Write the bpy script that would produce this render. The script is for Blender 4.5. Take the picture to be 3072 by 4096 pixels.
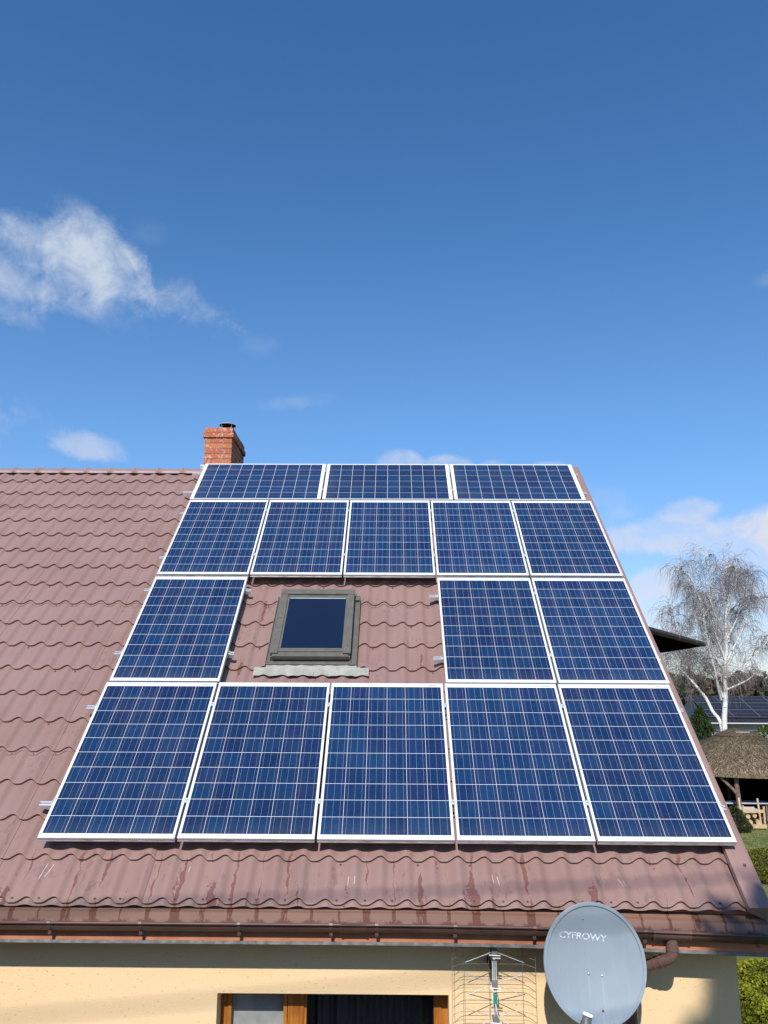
import bpy, bmesh, math, random
import numpy as np
from mathutils import Vector, Matrix
R = math.radians
random.seed(7); rng = np.random.default_rng(7)
for o in list(bpy.data.objects): bpy.data.objects.remove(o)
sc = bpy.context.scene; COL = sc.collection

# ------------------------------------------------------------------ camera
CAM = np.array([2.5494, -6.196, 4.499])
ROT = np.array([[0.99995278, -0.00311691, 0.009205], [0.0083121, -0.21646964, -0.97625396], [0.0050355, 0.97628437, -0.21643351]])
FPX = 3239.7
cd = bpy.data.cameras.new('camera'); cam = bpy.data.objects.new('camera', cd); COL.objects.link(cam)
m = Matrix([list(r) for r in ROT]).to_4x4(); m.translation = Vector(CAM); cam.matrix_world = m
cd.sensor_fit = 'VERTICAL'; cd.sensor_height = 36; cd.sensor_width = 27; cd.lens = FPX / 4096 * 36
cd.clip_start = .05; cd.clip_end = 5000
sc.camera = cam
sc.render.resolution_x = 768; sc.render.resolution_y = 1024

def ray(px, py): return ROT @ np.array([(px - 1536) / FPX, -(py - 2048) / FPX, -1.])
def atY(px, py, Y): d = ray(px, py); return CAM + d * ((Y - CAM[1]) / d[1])
def atZ(px, py, Z): d = ray(px, py); return CAM + d * ((Z - CAM[2]) / d[2])
def atD(px, py, D): return atY(px, py, CAM[1] + D)
Z0 = 3.46; TH = R(42.409); CT, ST = math.cos(TH), math.sin(TH)
def rp(u, v, h): return np.array([u, v * CT - h * ST, Z0 + v * ST + h * CT])       # a point on the roof slope
def onroof(px, py, h):
    d = ray(px, py); n = np.array([0, -ST, CT]); o = CAM - [0, 0, Z0]
    p = o + d * ((h - o @ n) / (d @ n)); return p[0], p[1] * CT + p[2] * ST
ROOFROT = Matrix.Rotation(TH, 4, 'X')

# ------------------------------------------------------------------ light, sky, exposure
SUN_EL, SUN_AZ = 42., 9.       # azimuth: to the viewer's left of straight behind
S = np.array([-math.sin(R(SUN_AZ)) * math.cos(R(SUN_EL)), -math.cos(R(SUN_AZ)) * math.cos(R(SUN_EL)), math.sin(R(SUN_EL))])
sl = bpy.data.lights.new('sun', 'SUN'); sl.energy = 5.0; sl.angle = R(.53); sl.color = (1., .955, .88)
so = bpy.data.objects.new('sun', sl); COL.objects.link(so)
so.rotation_euler = Vector(S).to_track_quat('Z', 'Y').to_euler(); so.location = (0, -20, 30)
sc.view_settings.view_transform = 'Standard'; sc.view_settings.look = 'None'
sc.view_settings.exposure = .12; sc.view_settings.gamma = 1

class G:      # small node-graph helper
    def __init__(s, nt): s.nt = nt; s.N = nt.nodes; s.L = nt.links
    def n(s, t, **k):
        x = s.N.new(t)
        for a, b in k.items(): setattr(x, a, b)
        return x
    def set(s, sock, v):
        if hasattr(v, 'is_output'): s.L.new(v, sock)
        elif isinstance(v, (tuple, list)) and sock.type == 'RGBA' and len(v) == 3: sock.default_value = (*v, 1)
        else: sock.default_value = v
    def m(s, op, a, b=None, c=None, clamp=False):
        x = s.n('ShaderNodeMath', operation=op, use_clamp=clamp)
        for i, v in enumerate((a, b, c)):
            if v is not None: s.set(x.inputs[i], v)
        return x.outputs[0]
    def ss(s, a, b, x):
        n = s.n('ShaderNodeMapRange', interpolation_type='SMOOTHSTEP'); n.clamp = True
        s.set(n.inputs[0], x); s.set(n.inputs[1], a); s.set(n.inputs[2], b); return n.outputs[0]
    def mix(s, f, a, b, t='MIX'):
        n = s.n('ShaderNodeMix', data_type='RGBA', blend_type=t)
        s.set(n.inputs[0], f); s.set(n.inputs[6], a); s.set(n.inputs[7], b); return n.outputs[2]
    def noise(s, vec, scale, detail=3, rough=.5, dist=0):
        n = s.n('ShaderNodeTexNoise'); n.inputs['Scale'].default_value = scale; n.inputs['Detail'].default_value = detail
        n.inputs['Roughness'].default_value = rough; n.inputs['Distortion'].default_value = dist
        if vec is not None: s.L.new(vec, n.inputs['Vector'])
        return n.outputs[0]
    def xyz(s, vec): n = s.n('ShaderNodeSeparateXYZ'); s.L.new(vec, n.inputs[0]); return n.outputs
    def comb(s, x, y, z=0.):
        n = s.n('ShaderNodeCombineXYZ')
        for i, v in enumerate((x, y, z)): s.set(n.inputs[i], v)
        return n.outputs[0]

W = bpy.data.worlds.new('World'); sc.world = W; W.use_nodes = True
g = G(W.node_tree); g.N.clear()
sky = g.n('ShaderNodeTexSky', sky_type='NISHITA'); sky.sun_disc = False; sky.sun_elevation = R(SUN_EL)
sky.sun_rotation = R(180 + SUN_AZ); sky.air_density = 1.0; sky.dust_density = .35; sky.ozone_density = 2.6; sky.altitude = 120
dirv = g.n('ShaderNodeTexCoord').outputs['Generated']
dx, dy, dz = g.xyz(dirv)
az = g.m('ARCTAN2', dx, dy); el = g.m('ARCSINE', dz)
n1 = g.noise(dirv, 11, 10, .62, .45); n2 = g.noise(dirv, 38, 8, .66, .5)
nn = g.m('ADD', g.m('MULTIPLY', g.m('SUBTRACT', n1, .5), 1.5), g.m('MULTIPLY', g.m('SUBTRACT', n2, .5), 1.15))
def azel(px, py):
    d = ray(px, py); d = d / np.linalg.norm(d); return math.atan2(d[0], d[1]), math.asin(d[2])
dens = None
#          px    py   rx   ry   tilt  strength edge
for cx, cy, rx, ry, tilt, st, rag in ((130, 945, 260, 90, 4, .62, 1.), (400, 970, 240, 95, 24, .50, 1.1), (230, 1030, 320, 150, 0, .58, 1.1), (380, 1110, 350, 150, 4, .78, 1.1), (560, 1150, 260, 100, 22, .60, 1.2), (720, 1190, 250, 95, 20, .44, 1.35), (60, 1130, 200, 120, 0, .52, 1.2), (330, 1230, 300, 70, 8, .30, 1.3),
        (360, 1785, 165, 62, 8, .50, .8), (1030, 1385, 110, 60, 0, .09, 1.2), (1170, 1610, 200, 36, -8, .15, 1.2), (600, 930, 100, 60, 0, .08, 1.), (60, 1260, 130, 40, 12, .14, 1.2),
        (1600, 1850, 110, 56, 0, .75, .55), (1790, 1862, 130, 48, 0, .7, .55), (1960, 1872, 70, 34, 0, .4, .6), (2190, 1866, 80, 22, 0, .3, .6),
        (2760, 2060, 130, 70, 0, .52, .6), (2640, 2135, 260, 75, -6, .62, .6), (2900, 2140, 300, 78, -6, .85, .6), (3080, 2100, 190, 80, 0, .85, .6),
        (3010, 2230, 180, 75, -12, .8, .55), (2650, 2330, 190, 80, -8, .62, .6), (2860, 2390, 420, 80, 0, .62, .7), (2690, 2480, 300, 60, 0, .5, .8), (2980, 2560, 400, 120, 0, .5, .8),
        (2420, 1990, 140, 60, 20, .2, 1.), (2470, 2060, 120, 36, -8, .2, .9), (3070, 1120, 70, 40, 0, .16, .9),
        (-700, 1500, 700, 160, 5, .6, 1.), (4300, 1900, 900, 160, -4, .7, .8), (4200, 900, 600, 180, 10, .5, 1.), (-900, 2300, 800, 120, 0, .6, .8)):
    a0, e0 = azel(cx, cy); k = 1 / FPX; ta = R(tilt)
    ux = g.m('SUBTRACT', az, a0); uy = g.m('SUBTRACT', el, e0)
    X = g.m('ADD', g.m('MULTIPLY', ux, math.cos(ta) / (rx * k)), g.m('MULTIPLY', uy, -math.sin(ta) / (rx * k)))
    Y = g.m('ADD', g.m('MULTIPLY', ux, math.sin(ta) / (ry * k)), g.m('MULTIPLY', uy, math.cos(ta) / (ry * k)))
    d = g.m('SQRT', g.m('ADD', g.m('MULTIPLY', X, X), g.m('MULTIPLY', Y, Y)))
    b = g.m('ADD', g.m('SUBTRACT', 1., d), g.m('MULTIPLY', nn, rag))
    b = g.m('MULTIPLY', g.ss(-.05, .95 if rag >= .9 else .46, b), st)
    dens = b if dens is None else g.m('SUBTRACT', g.m('ADD', dens, b), g.m('MULTIPLY', dens, b))
hs = g.n('ShaderNodeHueSaturation'); hs.inputs['Saturation'].default_value = 1.05; hs.inputs['Value'].default_value = 1.0; hs.inputs['Hue'].default_value = .5
g.L.new(sky.outputs[0], hs.inputs['Color'])
ccol = g.mix(g.ss(R(2), R(32), el), (6.9, 7.0, 8.0), (5.2, 6.0, 7.2))
tx = g.noise(dirv, 19, 9, .62, .6)
dens = g.m('MULTIPLY', dens, g.m('ADD', .42, g.m('MULTIPLY', g.ss(.30, .68, tx), .72)), None, True)
tint = g.mix(g.ss(R(15), R(46), el), g.mix(g.ss(R(0), R(20), el), (.98, 1.02, 1.22), (.95, 1.28, 1.52)), (.66, 1.17, 1.50))
skyc = g.mix(dens, g.mix(1., hs.outputs[0], tint, 'MULTIPLY'), ccol)
bg = g.n('ShaderNodeBackground'); bg.inputs['Strength'].default_value = .10
g.L.new(skyc, bg.inputs['Color'])
g.L.new(bg.outputs[0], g.n('ShaderNodeOutputWorld').inputs[0])

# ------------------------------------------------------------------ materials
def mat(name, col=(.5, .5, .5), rough=.6, metal=0., spec=.5, build=None, **kw):
    M = bpy.data.materials.new(name); M.use_nodes = True; g = G(M.node_tree)
    P = g.N['Principled BSDF']; P.inputs['Base Color'].default_value = (*col, 1); P.inputs['Roughness'].default_value = rough
    P.inputs['Metallic'].default_value = metal; P.inputs['Specular IOR Level'].default_value = spec
    for k, v in kw.items(): P.inputs[k.replace('_', ' ')].default_value = v
    if build: build(g, P)
    return M
def bump(g, P, h, strength=.3, dist=.01):
    b = g.n('ShaderNodeBump'); b.inputs['Strength'].default_value = strength; b.inputs['Distance'].default_value = dist
    g.L.new(h, b.inputs['Height']); g.L.new(b.outputs[0], P.inputs['Normal'])
def mottled(c1, c2, scale=6, detail=4, bs=0., bscale=80, lo=.35, hi=.65):
    def f(g, P):
        oc = g.n('ShaderNodeTexCoord').outputs['Object']
        g.L.new(g.mix(g.ss(lo, hi, g.noise(oc, scale, detail)), c1, c2), P.inputs['Base Color'])
        if bs: bump(g, P, g.noise(oc, bscale, 3), bs, .005)
    return f
def uvout(g): return g.n('ShaderNodeUVMap').outputs[0]

def b_roof(g, P):
    uv = uvout(g); u, v, _ = g.xyz(uv)
    big = g.noise(uv, 1.3, 4); fine = g.noise(uv, 60, 3)
    base = g.mix(g.ss(.3, .7, big), (.236, .139, .121), (.262, .161, .142))
    base = g.mix(g.m('MULTIPLY', g.ss(.45, .75, fine), .12), base, (.22, .12, .11))
    # regions that carry traces of wet and scuffs: below the panels and round the roof window
    low = g.ss(.08, -.05, v)
    win = g.m('MULTIPLY', g.m('MULTIPLY', g.ss(1.0, 1.06, u), g.ss(3.0, 2.9, u)), g.m('MULTIPLY', g.ss(1.6, 1.7, v), g.ss(3.4, 3.3, v)))
    reg = g.m('MAXIMUM', low, win)
    wob = g.m('MULTIPLY', g.m('SUBTRACT', g.noise(g.comb(u, g.m('MULTIPLY', v, 1.)), 9, 3), .5), .07)
    us = g.m('ADD', u, wob)
    st = g.noise(g.comb(g.m('MULTIPLY', us, 8.5), g.m('MULTIPLY', v, 1.1), 3.), 1., 2, .5)
    ed = g.noise(uv, 45, 3, .6)
    stv = g.m('ADD', st, g.m('MULTIPLY', g.m('SUBTRACT', ed, .5), .16))
    # thin rivulets in the troughs
    ph = g.m('FRACT', g.m('DIVIDE', g.m('SUBTRACT', g.m('ADD', us, g.m('MULTIPLY', g.m('SUBTRACT', g.noise(g.comb(0., v, g.m('FLOOR', g.m('MULTIPLY', u, 5.35))), 5, 2), .5), .05)), -.137), .187))
    rnd = g.n('ShaderNodeTexWhiteNoise', noise_dimensions='1D'); g.set(rnd.inputs['W'], g.m('FLOOR', g.m('DIVIDE', g.m('SUBTRACT', u, -.137), .187)))
    wid = g.m('MULTIPLY', g.m('SUBTRACT', g.m('MULTIPLY', rnd.outputs[0], 1.5), .55), g.m('MULTIPLY', g.ss(.38, .62, g.noise(g.comb(u, g.m('MULTIPLY', v, .6)), 6, 2)), .13))
    riv = g.m('LESS_THAN', g.m('ABSOLUTE', g.m('SUBTRACT', ph, .5)), g.m('MULTIPLY', wid, g.m('ADD', .35, g.m('MULTIPLY', ed, 1.1))))
    wet = g.m('MULTIPLY', g.m('MAXIMUM', g.ss(.655, .665, stv), g.m('MULTIPLY', riv, low)), reg)
    base = g.mix(g.m('MULTIPLY', wet, .8), base, (.155, .062, .052))
    # rubbed patches
    sc_ = g.noise(g.comb(g.m('MULTIPLY', u, 30.), g.m('MULTIPLY', v, 9.), 7.), 1.2, 3, .6)
    pt = g.noise(uv, 3.2, 2)
    side = g.m('MULTIPLY', g.ss(-.55, -.3, u), g.ss(.15, -.05, u))
    scf = g.m('MULTIPLY', g.m('MULTIPLY', g.ss(.55, .62, sc_), g.ss(.5, .58, pt)), g.m('MAXIMUM', reg, side))
    base = g.mix(g.m('MULTIPLY', scf, .5), base, (.15, .088, .082))
    # moss in the last troughs above the gutter
    ph0 = g.m('FRACT', g.m('DIVIDE', g.m('SUBTRACT', u, -.137), .187))
    mo = g.m('MULTIPLY', g.m('MULTIPLY', g.ss(-.36, -.43, v), g.ss(.2, .1, g.m('ABSOLUTE', g.m('SUBTRACT', ph0, .45)))), g.ss(.48, .62, g.noise(uv, 38, 3)))
    base = g.mix(g.m('MULTIPLY', mo, .7), base, (.16, .13, .045))
    # pale scratches
    scr = None
    for (a, b, c, d_) in ((.085, -.10, .07, -.24), (.125, -.10, .098, -.21), (1.115, -.12, 1.11, -.16), (2.255, -.20, 2.252, -.27), (2.30, -.20, 2.298, -.265), (3.27, -.17, 3.275, -.235), (3.305, -.18, 3.315, -.25), (4.145, -.21, 4.18, -.275), (4.18, -.22, 4.195, -.26)):
        t = g.m('DIVIDE', g.m('SUBTRACT', v, b), d_ - b)
        lx = g.m('ABSOLUTE', g.m('SUBTRACT', u, g.m('ADD', a, g.m('MULTIPLY', t, c - a))))
        k = g.m('MULTIPLY', g.m('LESS_THAN', lx, .0019), g.m('LESS_THAN', g.m('ABSOLUTE', g.m('SUBTRACT', t, .5)), .5))
        scr = k if scr is None else g.m('MAXIMUM', scr, k)
    base = g.mix(g.m('MULTIPLY', scr, .85), base, (.58, .53, .50))
    g.L.new(base, P.inputs['Base Color'])
    g.L.new(g.m('SUBTRACT', .52, g.m('MULTIPLY', wet, .3)), P.inputs['Roughness'])
    bump(g, P, g.noise(uv, 4.5, 2), .12, .02)
M_ROOF = mat('roof_metal', rough=.5, spec=.45, build=b_roof, Sheen_Weight=.28, Sheen_Roughness=.45, Sheen_Tint=(1., .88, .86, 1))

def b_flash(g, P):
    uv = uvout(g); u, v, _ = g.xyz(uv)      # v: 0 at top .. 1 at bottom
    cell = g.m('DIVIDE', g.m('SUBTRACT', u, -.137 + .0935), .187); k = g.m('FLOOR', g.m('ADD', cell, .5)); off = g.m('SUBTRACT', cell, k)
    r1 = g.n('ShaderNodeTexWhiteNoise', noise_dimensions='1D'); g.set(r1.inputs['W'], k)
    r2 = g.n('ShaderNodeTexWhiteNoise', noise_dimensions='1D'); g.set(r2.inputs['W'], g.m('ADD', k, 31.))
    nz = g.noise(g.comb(g.m('MULTIPLY', u, 55.), g.m('MULTIPLY', v, 3.)), 1., 4, .65)
    wid = g.m('ADD', .035, g.m('MULTIPLY', g.m('MULTIPLY', r1.outputs[0], r1.outputs[0]), .17))
    prof = g.m('SUBTRACT', wid, g.m('ABSOLUTE', g.m('ADD', off, g.m('MULTIPLY', g.m('SUBTRACT', nz, .5), .16))))
    drip = g.m('MULTIPLY', g.ss(-.01, .015, prof), g.ss(.42, .5, g.m('ADD', nz, g.m('MULTIPLY', r2.outputs[0], .25))))
    pool = g.m('MULTIPLY', g.ss(.86, .93, g.m('ADD', v, g.m('MULTIPLY', g.m('SUBTRACT', nz, .5), .35))), g.ss(.42, .2, g.m('ABSOLUTE', off)))
    base = g.mix(g.ss(.3, .7, g.noise(uv, 2.2, 4)), (.185, .098, .071), (.21, .116, .086))
    base = g.mix(g.m('MULTIPLY', g.m('MAXIMUM', drip, pool), .9), base, (.10, .030, .018))
    moss = g.m('MULTIPLY', g.m('MULTIPLY', g.ss(.62, .05, v), g.ss(.17, .02, g.m('ABSOLUTE', off))), g.ss(.5, .6, g.noise(g.comb(g.m('MULTIPLY', u, 110.), g.m('MULTIPLY', v, 5.)), 1., 3)))
    base = g.mix(g.m('MULTIPLY', moss, g.m('ADD', .25, g.m('MULTIPLY', r2.outputs[0], .7))), base, (.27, .23, .09))
    g.L.new(base, P.inputs['Base Color'])
M_FLASH = mat('eave_sheet', rough=.45, spec=.4, build=b_flash)
M_TRIM = mat('trim_metal', rough=.5, spec=.45, build=mottled((.246, .147, .129), (.270, .167, .149), 2.5, 4), Sheen_Weight=.28, Sheen_Roughness=.45, Sheen_Tint=(1., .88, .86, 1))
M_GUT = mat('gutter_plastic', rough=.46, spec=.5, build=mottled((.075, .038, .032), (.10, .052, .044), 4, 4))
M_PIPE = mat('pipe_plastic', rough=.4, spec=.5, build=mottled((.125, .072, .062), (.15, .086, .075), 8, 4))
M_FASC = mat('fascia_paint', rough=.6, build=mottled((.37, .125, .06), (.43, .165, .082), 9, 4))
M_GREY = mat('grey_profile', rough=.6, build=mottled((.12, .12, .125), (.22, .215, .215), 20, 4))
def b_wall(g, P):
    oc = g.n('ShaderNodeTexCoord').outputs['Object']
    f = g.noise(oc, 120, 3, .6); f2 = g.noise(oc, 42, 3, .7); bg_ = g.noise(oc, 1.1, 3)
    base = g.mix(g.ss(.35, .65, bg_), (.725, .525, .302), (.75, .548, .327))
    pits = g.ss(.62, .70, f2)
    base = g.mix(g.m('MULTIPLY', pits, .62), base, (.36, .265, .15))
    g.L.new(base, P.inputs['Base Color'])
    bump(g, P, g.m('SUBTRACT', f, g.m('MULTIPLY', pits, 1.)), .5, .006)
M_WALL = mat('render_coat', rough=.9, spec=.15, build=b_wall)
def b_wood(g, P):
    oc = g.n('ShaderNodeTexCoord').outputs['Object']; mp = g.n('ShaderNodeMapping'); mp.inputs['Scale'].default_value = (30, 30, 2.2)
    g.L.new(oc, mp.inputs[0]); f = g.noise(mp.outputs[0], 1, 5, .6, .5)
    g.L.new(g.mix(g.ss(.35, .68, f), (.44, .165, .03), (.24, .075, .012)), P.inputs['Base Color'])
M_WOOD = mat('varnished_wood', rough=.35, build=b_wood)
M_ALU = mat('aluminium', (.80, .81, .82), .32, .55, build=mottled((.74, .75, .76), (.85, .86, .87), 12, 3))
def b_frame(g, P):
    oc = g.n('ShaderNodeTexCoord').outputs['Object']; x, y, z = g.xyz(oc)
    dirt = g.m('MULTIPLY', g.ss(-.002, -.010, z), g.ss(.42, .66, g.noise(g.comb(g.m('MULTIPLY', x, 6.), g.m('MULTIPLY', y, 6.), g.m('MULTIPLY', z, 60.)), 1.6, 5, .7)))
    g.L.new(g.mix(g.m('MULTIPLY', dirt, .75), (.72, .725, .735), (.23, .21, .18)), P.inputs['Base Color'])
M_FRAME = mat('anodised_frame', (.8, .8, .8), .4, .25, build=b_frame)
def b_cell(g, P):
    uv = uvout(g); x, y, _ = g.xyz(uv)
    oi = g.n('ShaderNodeObjectInfo').outputs['Random']
    cx = g.m('DIVIDE', g.m('SUBTRACT', x, .019), .159); cy = g.m('DIVIDE', g.m('SUBTRACT', y, .040), .1565)
    fx = g.m('SUBTRACT', g.m('FRACT', cx), .5); fy = g.m('SUBTRACT', g.m('FRACT', cy), .5)
    def band(a, lo, hi): return g.m('MULTIPLY', g.m('GREATER_THAN', a, lo), g.m('LESS_THAN', a, hi))
    inside = g.m('MULTIPLY', band(cx, 0., 6.), band(cy, 0., 10.))
    cm = g.m('MULTIPLY', inside, g.m('MULTIPLY', g.m('LESS_THAN', g.m('ABSOLUTE', fx), .492), g.m('LESS_THAN', g.m('ABSOLUTE', fy), .4905)))
    wn = g.n('ShaderNodeTexWhiteNoise', noise_dimensions='3D'); g.L.new(g.comb(g.m('FLOOR', cx), g.m('FLOOR', cy), g.m('MULTIPLY', oi, 57.)), wn.inputs[0])
    r1, r2, r3 = g.xyz(wn.outputs['Color'])
    vor = g.n('ShaderNodeTexVoronoi'); vor.inputs['Scale'].default_value = 75; g.L.new(uv, vor.inputs['Vector'])
    vr, vg, vb = g.xyz(vor.outputs['Color'])
    c = g.mix(r1, (.0072, .0205, .068), (.0085, .034, .098))
    c = g.mix(g.m('MULTIPLY', g.m('GREATER_THAN', r2, .75), .35), c, (.017, .015, .068))
    # grain of the cast silicon
    c = g.mix(g.m('MULTIPLY', vr, .34), c, (.012, .050, .135))
    # along each cell the film is a little thinner near one edge
    edge = g.m('MULTIPLY', g.ss(.25, .5, g.m('ABSOLUTE', fx)), g.m('MULTIPLY', r3, .6))
    c = g.mix(edge, c, (.018, .018, .072))
    bar = g.m('LESS_THAN', g.m('ABSOLUTE', g.m('SUBTRACT', g.m('FRACT', g.m('MULTIPLY', g.m('ADD', fx, .5), 3.)), .5)), .0135)
    c = g.mix(g.m('MULTIPLY', bar, .68), c, (.33, .41, .60))
    # thin solder ribbons in the white margins and the small serial sticker
    l1 = g.m('MULTIPLY', band(y, .0175, .0195), g.m('LESS_THAN', g.m('FRACT', g.m('ADD', g.m('DIVIDE', x, .306), .8)), .86))
    l2 = g.m('MULTIPLY', band(y, 1.6225, 1.6245), g.m('MULTIPLY', band(x, .06, .95), g.m('GREATER_THAN', g.m('ABSOLUTE', g.m('SUBTRACT', x, .5)), .02)))
    st = g.m('MULTIPLY', band(y, 1.618, 1.629), band(x, .86, .935))
    wh = g.mix(g.m('MAXIMUM', l1, l2), (.72, .73, .74), (.38, .39, .40)); wh = g.mix(st, wh, (.20, .25, .30))
    gold = g.m('MULTIPLY', g.m('GREATER_THAN', g.m('ABSOLUTE', fx), .4905), inside)
    wh = g.mix(g.m('MULTIPLY', gold, .8), wh, (.62, .61, .53))
    c = g.mix(1., c, g.comb(*[g.m('ADD', .86, g.m('MULTIPLY', oi, .22))] * 3), 'MULTIPLY')
    du = g.noise(g.comb(g.m('MULTIPLY', x, 3.), g.m('MULTIPLY', y, 1.4), g.m('MULTIPLY', oi, 40.)), 1.5, 6, .65)
    dust = g.m('ADD', g.m('MULTIPLY', g.ss(.35, .75, du), .022), g.m('MULTIPLY', g.ss(.20, .04, y), .03))
    fin = g.mix(dust, g.mix(cm, wh, c), (.42, .41, .39))
    g.L.new(fin, P.inputs['Base Color'])
M_CELL = mat('cell_laminate', rough=.55, spec=.0, build=b_cell, Coat_Weight=.85, Coat_Roughness=.04, Coat_IOR=1.33)
M_BACK = mat('panel_backsheet', (.6, .6, .6), .7)
M_DARK = mat('dark_part_and_shade', (.008, .008, .009), .8, spec=.2)
def b_brick(g, P):
    a = g.n('ShaderNodeVertexColor', layer_name='tint').outputs[0]; oc = g.n('ShaderNodeTexCoord').outputs['Object']
    n = g.noise(oc, 26, 5, .65, .4); n0 = g.noise(oc, 5, 2)
    eff = g.m('MULTIPLY', g.ss(.53, .6, g.m('ADD', n, g.m('MULTIPLY', g.m('SUBTRACT', n0, .5), .5))), .62)
    c = g.mix(.4, a, (.42, .13, .068)); c = g.mix(eff, c, (.62, .38, .29))
    x, y, z = g.xyz(oc)
    dk = g.m('MULTIPLY', g.ss(.45, .62, g.noise(oc, 9, 4)), g.ss(.35, .8, y))
    g.L.new(g.mix(g.m('MULTIPLY', dk, .7), c, (.07, .055, .035)), P.inputs['Base Color']); bump(g, P, n, .25, .004)
M_BRICK = mat('red_brick', rough=.85, spec=.2, build=b_brick)
M_MORT = mat('mortar', rough=.9, build=mottled((.26, .17, .13), (.34, .25, .2), 30, 3))
M_LEAD = mat('flashing_sheet', rough=.55, spec=.3, build=mottled((.34, .33, .30), (.42, .40, .36), 8, 4))
M_CLAD = mat('window_cladding', rough=.45, spec=.4, build=mottled((.100, .094, .080), (.12, .113, .097), 14, 4, .0))
def b_apron(g, P):
    uv = uvout(g); u, v, _ = g.xyz(uv)
    w = g.m('SINE', g.m('ADD', g.m('MULTIPLY', u, 640.), g.m('MULTIPLY', g.noise(uv, 6, 2), 9.)))
    n = g.noise(uv, 9, 4); n2 = g.noise(g.comb(g.m('MULTIPLY', u, 90.), g.m('MULTIPLY', v, 8.)), 1., 3)
    c = g.mix(g.ss(.35, .65, n), (.31, .308, .268), (.38, .372, .325)); c = g.mix(g.m('MULTIPLY', g.ss(.64, .7, n2), .6), c, (.12, .115, .09))
    g.L.new(c, P.inputs['Base Color']); bump(g, P, w, .5, .003)
M_APRON = mat('pleated_lead', rough=.6, spec=.3, build=b_apron)
M_SKYGL = mat('roof_window_glass', (.006, .010, .028), .03, spec=.5, Coat_Weight=1., Coat_Roughness=.02)
def b_glass(g, P):
    tr = g.n('ShaderNodeBsdfTransparent'); gl = g.n('ShaderNodeBsdfGlossy'); gl.inputs['Roughness'].default_value = .02
    fr = g.n('ShaderNodeLayerWeight'); fr.inputs['Blend'].default_value = .5
    mx = g.n('ShaderNodeMixShader'); g.L.new(g.m('ADD', .04, g.m('MULTIPLY', .9, g.m('POWER', fr.outputs['Facing'], 5.))), mx.inputs[0]); g.L.new(tr.outputs[0], mx.inputs[1]); g.L.new(gl.outputs[0], mx.inputs[2])
    tr.inputs[0].default_value = (.8, .83, .83, 1)
    g.L.new(mx.outputs[0], g.N['Material Output'].inputs[0])
M_GLASS = mat('window_glass', build=b_glass)
M_SHEER = mat('sheer_curtain', (.36, .355, .34), .9, spec=.1, build=mottled((.42, .41, .39), (.54, .53, .51), 8, 5))
M_DRAPE = mat('dark_drape', (.10, .10, .105), .9, spec=.1)
M_DISH = mat('dish_paint', rough=.45, spec=.35, build=mottled((.262, .312, .365), (.277, .328, .381), 5, 4))
M_DISHBK = mat('dish_back', (.16, .18, .21), .5)
M_LETTER = mat('letter_film', rough=.5, build=mottled((.74, .77, .82), (.40, .46, .54), 60, 2, lo=.46, hi=.60))
M_GHOST = mat('letter_ghost', (.395, .465, .55), .5)
M_LNB = mat('lnb_plastic', rough=.5, build=mottled((.085, .095, .095), (.12, .13, .13), 20, 3))
M_WHITE = mat('white_plastic', (.78, .79, .80), .4)
M_STEEL = mat('galvanised_steel', rough=.4, metal=.6, build=mottled((.48, .49, .5), (.62, .63, .64), 20, 3))
M_WIRE = mat('dull_wire', (.26, .24, .20), .55, .3)
M_GREEN = mat('amplifier_green', (.02, .24, .17), .35)
M_CABLE = mat('cable_black', (.02, .02, .02), .5)
def foliage(name, rough=.7):
    def f(g, P):
        a = g.n('ShaderNodeVertexColor', layer_name='tint').outputs[0]; g.L.new(a, P.inputs['Base Color'])
        P.inputs['Subsurface Weight'].default_value = 0
        tr = g.n('ShaderNodeBsdfTranslucent'); g.L.new(a, tr.inputs[0]); mx = g.n('ShaderNodeMixShader'); mx.inputs[0].default_value = .25
        g.L.new(P.outputs[0], mx.inputs[1]); g.L.new(tr.outputs[0], mx.inputs[2]); g.L.new(mx.outputs[0], g.N['Material Output'].inputs[0])
    return mat(name, rough=rough, spec=.2, build=f)
M_LEAF = foliage('leaf_spray')
M_STRAW = mat('reed_thatch', rough=.9, spec=.1, build=lambda g, P: (lambda oc: (g.L.new(g.mix(g.ss(.38, .66, g.noise(oc, 16, 6, .75)), (.085, .062, .036), (.25, .195, .125)), P.inputs['Base Color']), bump(g, P, g.noise(oc, 40, 4), .8, .03)))(g.n('ShaderNodeTexCoord').outputs['Object']))
def b_straws(g, P): g.L.new(g.n('ShaderNodeVertexColor', layer_name='tint').outputs[0], P.inputs['Base Color'])
M_STRAWS = mat('reed_stalks', rough=.8, spec=.1, build=b_straws)
def b_birch(g, P):
    oc = g.n('ShaderNodeTexCoord').outputs['Object']; mp = g.n('ShaderNodeMapping'); mp.inputs['Scale'].default_value = (5, 5, 14); g.L.new(oc, mp.inputs[0])
    g.L.new(g.mix(g.ss(.6, .68, g.noise(mp.outputs[0], 1, 4, .6)), (.66, .64, .60), (.10, .085, .075)), P.inputs['Base Color'])
M_BIRCH = mat('birch_bark', rough=.8, spec=.2, build=b_birch)
M_TWIG = mat('birch_twig', (.225, .19, .185), .8, spec=.1)
M_TWIGP = mat('birch_branch', (.52, .49, .46), .8, spec=.1)
M_BARK = mat('conifer_bark', rough=.9, build=mottled((.09, .06, .045), (.16, .11, .09), 12, 4))
M_LOG = mat('peeled_log', rough=.8, build=mottled((.13, .075, .062), (.20, .125, .105), 10, 4))
M_PLANK = mat('pale_plank', rough=.7, build=mottled((.42, .29, .155), (.56, .40, .235), 10, 5))
M_LAMP = mat('slab_grey', rough=.7, build=mottled((.23, .22, .2), (.3, .29, .27), 10, 3))
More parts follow.
